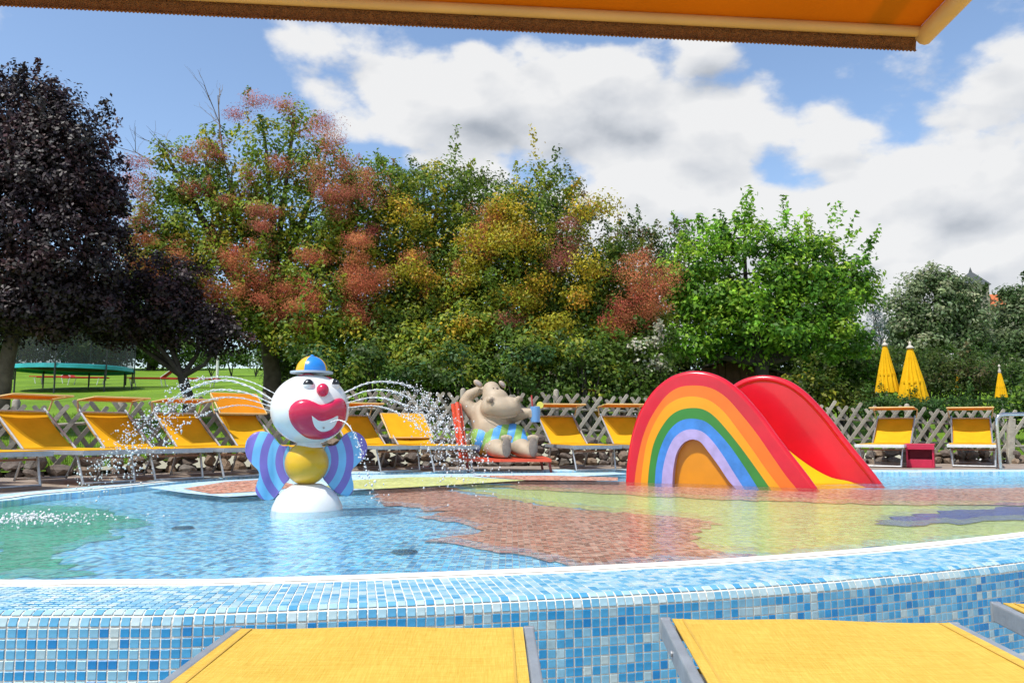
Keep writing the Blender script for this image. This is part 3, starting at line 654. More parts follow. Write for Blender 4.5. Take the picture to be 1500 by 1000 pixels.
# ------------------------------------------------------------------ sun shade over the camera's own lounger
def build_shade():
    corner = at(1349, 58, 0.50); left = at(-170, -18, 0.475); zc = corner.z
    r0 = Vector((corner.x, corner.y, corner.z)); l0 = Vector((left.x, left.y, left.z))
    back = Vector((0.012, -0.44, 0.03)); lb = Vector((-0.02, -0.44, 0.03))
    t = root('lounger_canopy', (0.5 * (r0.x + l0.x), -0.1, GROUND_NEAR), label='orange cloth sun shade with stitched brown hem on a cream rod overhead', cat='canopy')
    o = Vector(t.location)
    def fn(u, v):
        a = l0.lerp(r0, u); b = (l0 + lb).lerp(r0 + back, u); p = a.lerp(b, v); return tuple(p + Vector((0, 0, 0.010 + 0.010 * math.sin(math.pi * u) * math.sin(math.pi * v))) - o)
    sheet(fn, 10, 8, 0.0012).build('shade_cloth', cloth('near_shade_orange', (0.72, 0.26, 0.008), 0.34), t, True)
    MB().tube([l0 + Vector((0, 0.001, 0.006)) - o, r0 + Vector((0, 0.001, 0.006)) - o], 0.0036, 12).build('front_rod', CREAM, t, True)
    MB().tube([r0 + Vector((0.004, 0.004, 0.004)) - o, r0 + back + Vector((0.004, 0, 0.004)) - o], 0.0062, 12).build('side_rod', CREAM, t, True)
    MB().tube([l0 + Vector((-0.004, 0.004, 0.004)) - o, l0 + lb + Vector((-0.004, 0, 0.004)) - o], 0.0062, 12).build('side_rod', CREAM, t, True)
    # a dark cross strap near the corner
    a = l0.lerp(r0, 0.956); MB().box(a + Vector((0, -0.205, 0.014)) - o, (0.016, 0.41, 0.002)).build('strap', M('shade_strap', (0.42, 0.12, 0.012), 0.8, trans=0.3), t)
    # the stitched hem hangs under the rod, its lower edge a row of loops
    n = 260; mb = MB(); vs = []
    for i in range(n * 2 + 1):
        p = l0.lerp(r0, i / (n * 2)) + Vector((0, 0.006, 0)); zz = -0.0048 - (0.0009 if i % 2 else 0.0)
        vs += [p + Vector((0, -0.002, 0.0095)) - o, p + Vector((0, 0.001, -0.003)) - o, p + Vector((0, 0.0005, zz)) - o, p + Vector((0, -0.0015, zz)) - o]
    mb.add(vs, [[4 * i + k, 4 * (i + 1) + k, 4 * (i + 1) + k + 1, 4 * i + k + 1] for i in range(n * 2) for k in range(3)])
    mb.build('hem', M('shade_hem_brown', (0.40, 0.17, 0.05), 0.9, 0.3, 300, bump=0.8, bscale=900), t)
    for s, e in ((-1, l0 + lb), (1, r0 + back)):
        MB().tube([e - o, Vector((e.x + s * 0.05, e.y - 0.12, e.z - 0.25)) - o, Vector((e.x + s * 0.06, e.y - 0.06, GROUND_NEAR + 0.005)) - o], 0.011, 8).build('shade_pole', TAN, t)
build_shade()

# ------------------------------------------------------------------ clown fountain
WHITE = M('clown_white_paint', (0.80, 0.81, 0.80), 0.24, 0.08, 4, coat=0.25); LIP = M('clown_red_paint', (0.62, 0.012, 0.07), 0.25, 0.14, 5, coat=0.3)
BLACK = M('clown_black_paint', (0.012, 0.012, 0.014), 0.3); BALL = M('clown_yellow_paint', (0.72, 0.42, 0.004), 0.28, 0.1, 4, coat=0.3)
HATB = M('clown_blue_paint', (0.02, 0.22, 0.66), 0.25, 0.1, 5, coat=0.3); HATY = M('clown_hat_yellow', (0.80, 0.45, 0.01), 0.25, 0.1, 5, coat=0.3)
BRIM = M('clown_brim_grey', (0.42, 0.52, 0.62), 0.35, 0.1)
def wing_mat():
    m = bpy.data.materials.new('clown_wing_stripes'); m.use_nodes = True; nt = m.node_tree; N = nt.nodes; L = nt.links; b = N['Principled BSDF']; b.inputs['Roughness'].default_value = 0.28; b.inputs['Coat Weight'].default_value = 0.25
    tc = N.new('ShaderNodeTexCoord'); mp = N.new('ShaderNodeMapping'); mp.inputs['Location'].default_value = (0.008, 0, -0.28); mp.inputs['Scale'].default_value = (1, 0, 0.92); L.new(tc.outputs['Object'], mp.inputs[0])
    ln = N.new('ShaderNodeVectorMath'); ln.operation = 'LENGTH'; L.new(mp.outputs[0], ln.inputs[0])
    a = N.new('ShaderNodeMath'); a.operation = 'MULTIPLY_ADD'; a.inputs[1].default_value = 1 / 0.0951; a.inputs[2].default_value = -0.148 / 0.0951 + 10; L.new(ln.outputs['Value'], a.inputs[0])
    f = N.new('ShaderNodeMath'); f.operation = 'FRACT'; L.new(a.outputs[0], f.inputs[0]); r = N.new('ShaderNodeValToRGB'); r.color_ramp.interpolation = 'CONSTANT'; L.new(f.outputs[0], r.inputs[0])
    e = r.color_ramp.elements; e[0].color = (*lin('#7A6EC2'), 1); e[1].position = 0.5; e[1].color = (*lin('#74BCEC'), 1)
    n = N.new('ShaderNodeTexNoise'); n.inputs['Scale'].default_value = 9; L.new(tc.outputs['Object'], n.inputs['Vector']); hs = N.new('ShaderNodeHueSaturation'); mr = N.new('ShaderNodeMapRange'); mr.inputs['To Min'].default_value = 0.8; mr.inputs['To Max'].default_value = 1.2
    L.new(n.outputs[0], mr.inputs[0]); L.new(mr.outputs[0], hs.inputs['Value']); L.new(r.outputs[0], hs.inputs['Color']); L.new(hs.outputs[0], b.inputs['Base Color']); return m
CP = gnd(450, 745)
ZS = 1.1893e-3 * (5.06 / 5.06)
def cz(X, Y): return ((X - 452) * ZS, (885 - Y) * ZS)
HC = Vector((0, 0, (885 - 355) * ZS)); HR, HV = 208 * ZS, 190 * ZS
def on_head(x, z, lift=0.0):
    dx, dz = x / HR, (z - HC.z) / HV; q = dx * dx + dz * dz
    if q > 0.97: f = math.sqrt(0.97 / q); dx *= f; dz *= f; q = 0.97
    n_ = Vector((dx, -math.sqrt(1 - q), dz)); return Vector((n_.x * HR, n_.y * HR, HC.z + n_.z * HV)) + n_ * lift
def pillow(name, pts, centre, lift, mat, parent, base_lift=0.0, rings=9, flat_=0.5):
    pts = [cz(*p) for p in pts]; C = Vector((*cz(*centre), 0)).to_2d()
    loop = spline([(p[0], p[1], 0) for p in pts + [pts[0]]], 72)[:-1]; mb = MB(); vs = [on_head(C.x, C.y, lift + base_lift)]; n = len(loop)
    for k in range(1, rings + 1):
        s = k / rings
        for p in loop:
            q = C.lerp(Vector((p.x, p.y)), s); vs.append(on_head(q.x, q.y, base_lift + lift * (1 - s ** 4) ** flat_ + (0.0 if s < 1 else -0.004)))
    fs = [[0, 1 + i, 1 + (i + 1) % n] for i in range(n)] + [[1 + (k - 1) * n + i, 1 + k * n + i, 1 + k * n + (i + 1) % n, 1 + (k - 1) * n + (i + 1) % n] for k in range(1, rings) for i in range(n)]
    mb.add(vs, fs); return mb.build(name, mat, parent, True, 60)
def build_clown():
    t = root('clown_fountain', (CP.x, CP.y, 0.0), math.atan2(-CP.x, CP.y), 'clown fountain with round white head, red lips and striped wings in the pool', 'fountain')
    t.scale = (CP.y / 5.06,) * 3
    MB().lathe([(0.235, -0.115), (0.222, -0.01), (0.216, 0.02), (0.19, 0.075), (0.150, 0.120), (0.10, 0.148), (0.085, 0.155), (0.0, 0.157)], 48).build('base', WHITE, t, True)
    bz = (885 - 645) * ZS
    MB().sphere((cz(443, 0)[0], 0, bz), 115 * ZS, 40, 24).build('body_ball', BALL, t, True)
    MB().lathe([(0.09, bz + 0.10), (0.075, bz + 0.128), (0.09, bz + 0.15)], 32).build('neck', WHITE, t, True)
    hd = MB().sphere(HC, (HR, HR, HV), 56, 32).build('head', WHITE, t, True)
    MB().tube([Vector((0.0, math.sin(a) * (HR + 0.0005), HC.z + math.cos(a) * (HV + 0.0005))) + Vector((-0.62 * HR * 0, 0, 0)) for a in np.linspace(0.2, 2.9, 30)], 0.0018, 5).build('seam', M('clown_seam', (0.55, 0.56, 0.56), 0.5), hd)
    lips = pillow('lips', [(342, 370), (355, 340), (385, 315), (425, 308), (465, 320), (505, 336), (545, 325), (585, 302), (620, 300), (640, 330), (640, 390), (625, 440), (590, 485), (540, 508), (490, 515), (440, 508), (395, 480), (360, 440), (345, 400)], (498, 415), 0.034, LIP, t)
    pillow('smile', [(455, 386), (475, 405), (510, 412), (550, 400), (582, 388), (572, 428), (548, 454), (512, 464), (480, 450), (462, 420)], (515, 430), 0.004, WHITE, lips, 0.034, 6)
    p = cz(512, 441); q = on_head(p[0], p[1], 0.043); MB().tube([q, q + Vector((0.001, -0.006, 0))], 0.006, 12).build('nozzle', M('nozzle_steel', (0.3, 0.3, 0.3), 0.3, metal=0.9), lips)
    p = cz(510, 266); q = on_head(p[0], p[1], 0.012); MB().sphere(q, (0.038, 0.042, 0.042), 28, 18).build('nose', LIP, t, True)
    for (X, Y) in ((440, 232), (572, 226)):
        p = cz(X, Y); q = on_head(p[0], p[1], -0.006); nrm = Vector((q.x / HR, q.y / HR, (q.z - HC.z) / HV)).normalized()
        ey = MB().sphere(q, 0.039, 24, 16).build('eye', WHITE, t, True)
        # black upper half of the bulging eye
        mb = MB(); R_ = 0.0402; vs = []; nu, nv = 20, 8
        ax = Vector((nrm.x * 0.6, nrm.y, 0.0)).normalized(); sx = Vector((-ax.y, ax.x, 0)); uz = Vector((0, 0, 1))
        for i in range(nu + 1):
            a = math.radians(-52 + 104 * i / nu)
            for j_ in range(nv + 1):
                b = math.radians(4 + 66 * j_ / nv) ; f = 1 - 0.35 * (j_ / nv) ** 2
                vs.append(q + (ax * math.cos(a * f) * math.cos(b) + sx * math.sin(a * f) * math.cos(b) + uz * math.sin(b)) * R_)
        mb.add(vs, [[i * (nv + 1) + j_, (i + 1) * (nv + 1) + j_, (i + 1) * (nv + 1) + j_ + 1, i * (nv + 1) + j_ + 1] for i in range(nu) for j_ in range(nv)])
        mb.build('pupil', BLACK, ey, True)
        gl = q + (ax * 0.80 + sx * (-0.15) + uz * 0.5).normalized() * (R_ + 0.0005)
        MB().box(gl, (0.004, 0.004, 0.013), Matrix.Rotation(0.6, 3, 'Y')).build('glint', WHITE, ey)
        c = 422 if X < 500 else 545
        pts = [on_head(*cz(X - 52 + 16 * k if X < 500 else X - 44 + 16 * k, 181 - (7 if 1 < k < 5 else 0) + (2 if k == 6 else 0)), 0.003) for k in range(6)]
        MB().tube(pts, [0.0015, 0.004, 0.005, 0.005, 0.003, 0.001], 6).build('eyebrow', LIP, t)
    hz = (885 - 158) * ZS; R_ = 84 * ZS; hx = cz(455, 0)[0]
    hat = MB().lathe([(0.0, hz + 0.007), (113 * ZS, hz + 0.006), (114 * ZS, hz), (113 * ZS, hz - 0.007), (0.0, hz - 0.007)], 48, (hx, 0, 0)).build('hat_brim', BRIM, t, True)
    for g in range(4):                                      # four coloured gores make the cap
        mb = MB(); vs = []; a0 = math.radians(-118 + 90 * g); nu, nv = 12, 10
        for i in range(nu + 1):
            for j_ in range(nv + 1):
                a = a0 + math.radians(90) * i / nu; b = math.pi / 2 * j_ / nv; k_ = R_ + 0.0015 * math.sin(math.pi * i / nu)
                vs.append((hx + k_ * math.cos(a) * math.cos(b), k_ * math.sin(a) * math.cos(b), hz + 0.006 + k_ * math.sin(b)))
        mb.add(vs, [[i * (nv + 1) + j_, (i + 1) * (nv + 1) + j_, (i + 1) * (nv + 1) + j_ + 1, i * (nv + 1) + j_ + 1] for i in range(nu) for j_ in range(nv)])
        mb.build('hat_panel', HATB if g % 2 == 0 else HATY, hat, True)
    MB().sphere((hx, 0, hz + 0.006 + R_ + 0.002), (0.013, 0.013, 0.008), 12, 8).build('hat_button', HATB, hat, True)
    wl_ = [(350, 552), (310, 550), (285, 525), (255, 490), (215, 475), (170, 482), (135, 515), (124, 560), (135, 610), (165, 650), (195, 682), (200, 712), (188, 755), (185, 790), (205, 822), (245, 838), (285, 825), (310, 790), (335, 752), (358, 720), (360, 640)]
    wr_ = [(535, 555), (590, 548), (615, 520), (640, 490), (680, 475), (720, 488), (750, 520), (763, 565), (750, 610), (715, 650), (685, 682), (680, 712), (692, 760), (690, 800), (665, 825), (620, 815), (580, 788), (550, 752), (528, 720), (526, 640)]
    wm = wing_mat()
    for pts in (wl_, wr_):
        loop = spline([(cz(*p)[0], 0, cz(*p)[1]) for p in pts + [pts[0]]], 96)[:-1]
        cen = sum(loop, Vector()) / len(loop); mb = MB(); n = len(loop); vs = []
        for (sc_, y_) in ((0.965, 0.045), (0.99, 0.038), (1.0, 0.026), (0.99, 0.010), (0.965, 0.004)):
            for p in loop: vs.append(cen + (p - cen) * sc_ + Vector((0, y_, 0)))
        mb.add(vs, [[k_ * n + i, k_ * n + (i + 1) % n, (k_ + 1) * n + (i + 1) % n, (k_ + 1) * n + i] for k_ in range(4) for i in range(n)] + [list(range(n)), [4 * n + i for i in range(n)][::-1]])
        mb.build('wing', wm, t, True, 50)
    return t
clown = build_clown()

# water jets from the clown
def drop_mat():
    m = bpy.data.materials.new('water_drops'); m.use_nodes = True; nt = m.node_tree; N = nt.nodes; L = nt.links; b = N['Principled BSDF']
    b.inputs['Base Color'].default_value = (0.93, 0.95, 0.97, 1); b.inputs['Roughness'].default_value = 0.12; b.inputs['IOR'].default_value = 1.33; b.inputs['Transmission Weight'].default_value = 0.25
    n = N.new('ShaderNodeTexNoise'); n.inputs['Scale'].default_value = 60; bp = N.new('ShaderNodeBump'); bp.inputs['Strength'].default_value = 0.5; bp.inputs['Distance'].default_value = 0.01
    tc = N.new('ShaderNodeTexCoord'); L.new(tc.outputs['Object'], n.inputs['Vector']); L.new(n.outputs[0], bp.inputs['Height']); L.new(bp.outputs[0], b.inputs['Normal']); return m
DROP = drop_mat()
def ico(sub):
    bm = bmesh.new(); bmesh.ops.create_icosphere(bm, subdivisions=sub, radius=1); bm.verts.index_update()
    v = np.array([x.co for x in bm.verts]); f = np.array([[q.index for q in x.verts] for x in bm.faces]); bm.free(); return v, f
IV, IF = ico(1)
def drops_mesh(name, cs, rs):
    vs = []; fs = []; n = len(IV)
    for i, (c, r_) in enumerate(zip(cs, rs)):
        s_ = np.array([r_ * random.uniform(.75, 1.2), r_ * random.uniform(.75, 1.2), r_ * random.uniform(.8, 1.5)])
        vs.append(IV * s_ + np.array(c)); fs.append(IF + n * i)
    me = bpy.data.meshes.new(name); me.from_pydata(np.concatenate(vs).tolist(), [], np.concatenate(fs).tolist()); me.materials.append(DROP)
    me.polygons.foreach_set('use_smooth', [True] * len(me.polygons)); return me
def jet(px_pts, D0, D1, label, thick=0.008, breakup=0.45, spread=0.10, nd=90, scatter=1.0):
    c = [at(x, y, D0 + (D1 - D0) * i / (len(px_pts) - 1)) for i, (x, y) in enumerate(px_pts)]
    path = spline(c, 140); o = c[0].copy(); t = root('water_jet', o, label=label, cat='water jet', group='water jets of the clown fountain')
    n0 = int(140 * breakup)
    for k in range(2):                                   # two strands twisting round each other, swelling into beads
        pts = []; rs = []; thick_ = thick * 0.55
        for i in range(n0):
            w = i / 140; a = i * 0.55 + k * math.pi
            pts.append(path[i] - o + Vector((0, math.cos(a), math.sin(a))) * thick_ * (0.5 + 2.4 * w)); rs.append(thick_ * (0.35 + 0.75 * random.random()) * (1 - 0.3 * w))
        MB().tube(pts, rs, 7).build('stream', DROP, t, True)
    cs = []; rr = []
    for k in range(int(nd * 2.6)):
        w = random.random() ** 0.8 * (1.02 - breakup * 0.6) + breakup * 0.6; i = min(139, int(w * 139)); s = spread * max(0.08, (w - breakup * 0.6)) * scatter
        cs.append(path[i] - o + Vector((random.gauss(0, s), random.gauss(0, s), random.gauss(0, s * 0.8)))); rr.append((0.0018 + 0.0052 * random.random() ** 2.0) * (1.15 if w > 0.5 else 0.8))
    for i in range(n0, 140):
        if random.random() < 0.8 * (1 - (i - n0) / (150 - n0)): cs.append(path[i] - o + Vector((0, random.gauss(0, .006), random.gauss(0, .006)))); rr.append(random.uniform(0.0025, 0.006))
    tag(link('droplets', drops_mesh('droplets', cs, rr), t), kind='stuff'); return t
DC = CP.y
jet([(404, 577), (370, 560), (335, 552), (300, 554), (275, 560), (245, 572)], DC + .05, DC + .7, 'thin topmost jet arching over the lawn side loungers', 0.005, 0.62, 0.05, 26)
jet([(399, 585), (365, 566), (330, 557), (295, 563), (255, 583), (215, 613), (180, 645), (150, 680), (130, 712)], DC, DC + .25, 'thick upper jet falling in front of the lawn side loungers', 0.010, 0.5, 0.12, 190)
jet([(397, 590), (360, 575), (320, 571), (285, 580), (250, 600), (215, 632), (185, 668), (165, 705)], DC - .03, DC - .2, 'second jet below the thick one on the lawn side', 0.008, 0.48, 0.12, 110)
jet([(397, 595), (360, 584), (325, 582), (290, 591), (255, 611), (222, 645), (200, 690)], DC - .06, DC - .5, 'fourth jet on the lawn side, broken into beads', 0.006, 0.5, 0.09, 55)
jet([(399, 602), (365, 594), (335, 595), (300, 606), (262, 628), (235, 660)], DC - .08, DC - .8, 'lowest beaded jet on the lawn side', 0.005, 0.5, 0.05, 22)
jet([(505, 575), (535, 562), (565, 559), (600, 566), (635, 592), (662, 630), (685, 680)], DC, DC + .3, 'highest jet spraying towards the hippo', 0.009, 0.42, 0.16, 190)
jet([(507, 583), (540, 572), (575, 573), (610, 589), (640, 618), (668, 660), (690, 700)], DC - .03, DC - .1, 'second jet spraying towards the hippo', 0.007, 0.42, 0.18, 190)
jet([(508, 590), (545, 582), (580, 588), (612, 606), (645, 645), (665, 690)], DC - .06, DC - .3, 'third jet spraying towards the hippo in a cloud of drops', 0.007, 0.45, 0.16, 110)
jet([(508, 597), (545, 594), (575, 601), (605, 618), (628, 640)], DC - .08, DC - .4, 'lowest thin jet on the hippo side', 0.005, 0.62, 0.05, 18)
jet([(484, 618), (497, 615), (510, 622), (521, 640), (531, 665), (540, 700), (557, 740)], DC - .27, DC - .6, 'jet spurting from the smiling mouth over a striped wing', 0.006, 0.30, 0.05, 34)
# the splash where the lawn side jets land
sp = gnd(45, 762); cs = []; rr = []
for k in range(420):
    a = random.uniform(0, 6.283); q = abs(random.gauss(0, 0.26)); cs.append((q * math.cos(a) * 1.25, q * math.sin(a) * 0.8, abs(random.gauss(0, 0.018)) * (1.2 - min(1, q * 2)) + 0.002)); rr.append(random.uniform(0.003, 0.009))
tag(link('splash', drops_mesh('splash', cs, rr)), 'white splash where falling jets strike the green part of the pool', 'splash', kind='stuff').location = sp
sp2 = gnd(690, 700); cs = []; rr = []
for k in range(60):
    a = random.uniform(0, 6.283); q = abs(random.gauss(0, 0.5)); cs.append((q * math.cos(a) * 0.6, q * math.sin(a), abs(random.gauss(0, 0.05)) + 0.008)); rr.append(random.uniform(0.004, 0.010))

# ------------------------------------------------------------------ rainbow slide
def build_slide():
    P0 = gnd(920, 705.5); dv = (gnd(1190, 714.5) - P0).normalized(); nf = Vector((dv.y, -dv.x, 0)); OFF = Vector((0.90, 0.62, 0))
    def uz(X, Y, off=Vector()):
        d = ray(900 + X / 3.6585, 530 + Y / 3.6585); o = Vector((0, 0, H)); k_ = (P0 + off - o).dot(nf) / d.dot(nf); q = o + d * k_; return ((q - P0 - off).dot(dv), q.z)
    C_ = [[(75, 640), (78, 580), (90, 480), (110, 380), (140, 290), (185, 210), (240, 145), (310, 95), (380, 73), (440, 69), (500, 78), (570, 105), (640, 155), (700, 215), (780, 310), (860, 420), (940, 525), (1010, 615), (1060, 685)],
          [(108, 645), (120, 550), (145, 430), (180, 330), (235, 235), (290, 170), (350, 135), (420, 126), (490, 132), (550, 155), (610, 200), (680, 280), (760, 380), (850, 510), (920, 610), (968, 668)],
          [(142, 648), (155, 540), (175, 430), (215, 330), (270, 245), (335, 200), (400, 185), (460, 190), (520, 212), (590, 270), (660, 360), (740, 470), (820, 585), (880, 663)],
          [(180, 648), (188, 560), (208, 450), (245, 365), (295, 295), (350, 258), (420, 246), (480, 255), (535, 290), (600, 360), (680, 460), (760, 570), (832, 672)],
          [(218, 650), (225, 560), (245, 470), (280, 390), (325, 335), (375, 308), (430, 304), (490, 320), (550, 370), (620, 450), (690, 550), (768, 672)],
          [(255, 652), (262, 570), (285, 480), (320, 410), (365, 372), (415, 360), (470, 372), (520, 415), (580, 495), (640, 590), (690, 668)],
          [(312, 652), (318, 570), (335, 490), (365, 440), (400, 418), (430, 415), (465, 430), (505, 480), (560, 555), (610, 630), (640, 665)]]
    N_ = 90; curves = []
    for c in C_:
        q = [Vector((*uz(*p), 0)) for p in c]
        a = q[0] + (q[0] - q[1]).normalized() * 0.001; a = Vector((q[0].x, -0.09, 0)); z_ = q[-1]; d = (q[-1] - q[-2]).normalized(); b = z_ + d * ((-0.09 - z_.y) / d.y)
        curves.append(resample([a] + spline([tuple(p) for p in q], 200) + [b], N_))
    t = root('rainbow_slide', P0 + OFF * 0.5 + dv * 0.8, label='rainbow painted water slide with red sides and yellow chute in the pool', cat='slide'); o = Vector(t.location)
    def W(u, z, dep=0.0, off=Vector()): return P0 + off + dv * u + nf * dep + Vector((0, 0, z)) - o
    RED = M('slide_red', (0.66, 0.004, 0.018), 0.24, 0.16, 1.8, coat=0.35)
    cols = [('red_band', M('slide_band_red', (0.62, 0.006, 0.03), 0.24, 0.2, 1.6, coat=0.3)), ('orange_band', M('slide_orange', (0.80, 0.17, 0.012), 0.3, 0.12, 3, coat=0.2)), ('yellow_band', M('slide_amber', (0.78, 0.33, 0.006), 0.3, 0.1, 3, coat=0.2)),
            ('green_band', M('slide_green', (0.035, 0.22, 0.035), 0.3, 0.15, 3, coat=0.2)), ('blue_band', M('slide_blue', (0.05, 0.24, 0.70), 0.3, 0.22, 7, coat=0.2)), ('lavender_band', M('slide_lavender', (0.42, 0.36, 0.68), 0.35, 0.16, 9, coat=0.2))]
    for i, (nm, mt) in enumerate(cols):
        a, b = curves[i], curves[i + 1]; f = 0.0025 * i; mb = MB(); vs = []
        for k_ in range(N_): vs += [W(a[k_].x, a[k_].y, f), W(b[k_].x, b[k_].y, f), W(b[k_].x, b[k_].y, -0.09), W(a[k_].x, a[k_].y, -0.09)]
        mb.add(vs, [[4 * k_ + q, 4 * (k_ + 1) + q, 4 * (k_ + 1) + (q + 1) % 4, 4 * k_ + (q + 1) % 4] for k_ in range(N_ - 1) for q in range(4)])
        mb.build(nm, mt, t, True, 35)
    MB().prism([W(p.x, p.y, -0.062) for p in curves[6]], nf * -0.02).build('door_panel', M('slide_door_orange', (0.66, 0.25, 0.004), 0.3, 0.08, 4, coat=0.2), t)
    for off, nm in ((Vector(), 'front_rim'), (OFF, 'rear_rim')):
        MB().tube([W(p.x, p.y - 0.0, -0.045, off) for p in curves[0]], 0.042, 12).build(nm, RED, t, True)
    MB().prism([W(p.x, p.y, -0.02, OFF) for p in curves[0]], nf * -0.05).build('rear_panel', RED, t)
    ch = [Vector((*uz((x - 900) * 3.6585, (y - 530) * 3.6585, OFF), 0)) for x, y in ((1085, 592), (1110, 616), (1140, 646), (1180, 678), (1215, 698), (1245, 705))]
    last = ch[-1]; ch = spline([tuple(p) for p in ch + [Vector((last.x + 0.22, -0.07, 0))]], 40)
    inn = OFF - nf * 0.0
    mb = MB(); vs = []
    for p in ch:
        for k_ in range(9):
            w = k_ / 8; vs.append(P0 + dv * p.x + nf * (-0.09 if k_ == 0 else 0) + OFF * (0.03 + 0.97 * w) + Vector((0, 0, p.y - 0.05 * math.sin(math.pi * w))) - o)
    mb.add(vs, [[9 * i + k_, 9 * (i + 1) + k_, 9 * (i + 1) + k_ + 1, 9 * i + k_ + 1] for i in range(39) for k_ in range(8)])
    mb.build('chute', M('slide_yellow', (0.84, 0.47, 0.006), 0.22, 0.06, 2, coat=0.3), t, True)
    # ladder side closed off below the platform
    p = ch[0]; q0 = curves[0][0]
    mb = MB(); mb.prism([W(p.x, p.y, -0.1), W(p.x, p.y, -0.1, OFF * 0.93), W(max(0.50, p.x - 0.3), p.y, -0.1, OFF * 0.93), W(max(0.50, p.x - 0.3), p.y, -0.1)], (0, 0, -0.04)); mb.build('platform', RED, t)
    for k_ in range(1, 4):
        mb = MB(); z_ = p.y * k_ / 4; uu = q0.x + 0.12 + 0.1 * k_
        mb.box((W(uu, z_, -0.1) + W(uu, z_, -0.1, OFF * 0.93)) * 0.5, ((OFF * 0.93).length, 0.2, 0.04), Matrix.Rotation(math.atan2(OFF.y, OFF.x), 3, 'Z'), 0.006).build('step', RED, t)
build_slide()

# ------------------------------------------------------------------ hippo statue on a red lounger
def remeshed(mb, voxel, smooth_it, name, mat, parent):
    me = bpy.data.meshes.new('tmp'); me.from_pydata(mb.v, [], mb.f); o = bpy.data.objects.new('tmp', me); COL.objects.link(o)
    r_ = o.modifiers.new('r', 'REMESH'); r_.mode = 'VOXEL'; r_.voxel_size = voxel
    s_ = o.modifiers.new('s', 'SMOOTH'); s_.factor = 0.5; s_.iterations = smooth_it
    dg = bpy.context.evaluated_depsgraph_get(); ev = o.evaluated_get(dg); nm = bpy.data.meshes.new_from_object(ev); nm.name = name
    bpy.data.objects.remove(o); bpy.data.meshes.remove(me)
    nm.materials.clear(); nm.materials.append(mat); nm.polygons.foreach_set('use_smooth', [True] * len(nm.polygons)); return link(name, nm, parent)
def chain(mb, pts, n=6):                # overlapping balls along a limb; pts = (x, y, z, r)
    for a, b in zip(pts[:-1], pts[1:]):
        for k in range(n + 1):
            w = k / n; mb.sphere([a[i] + (b[i] - a[i]) * w for i in range(3)], a[3] + (b[3] - a[3]) * w, 16, 10)
HP = gnd(735, 691)
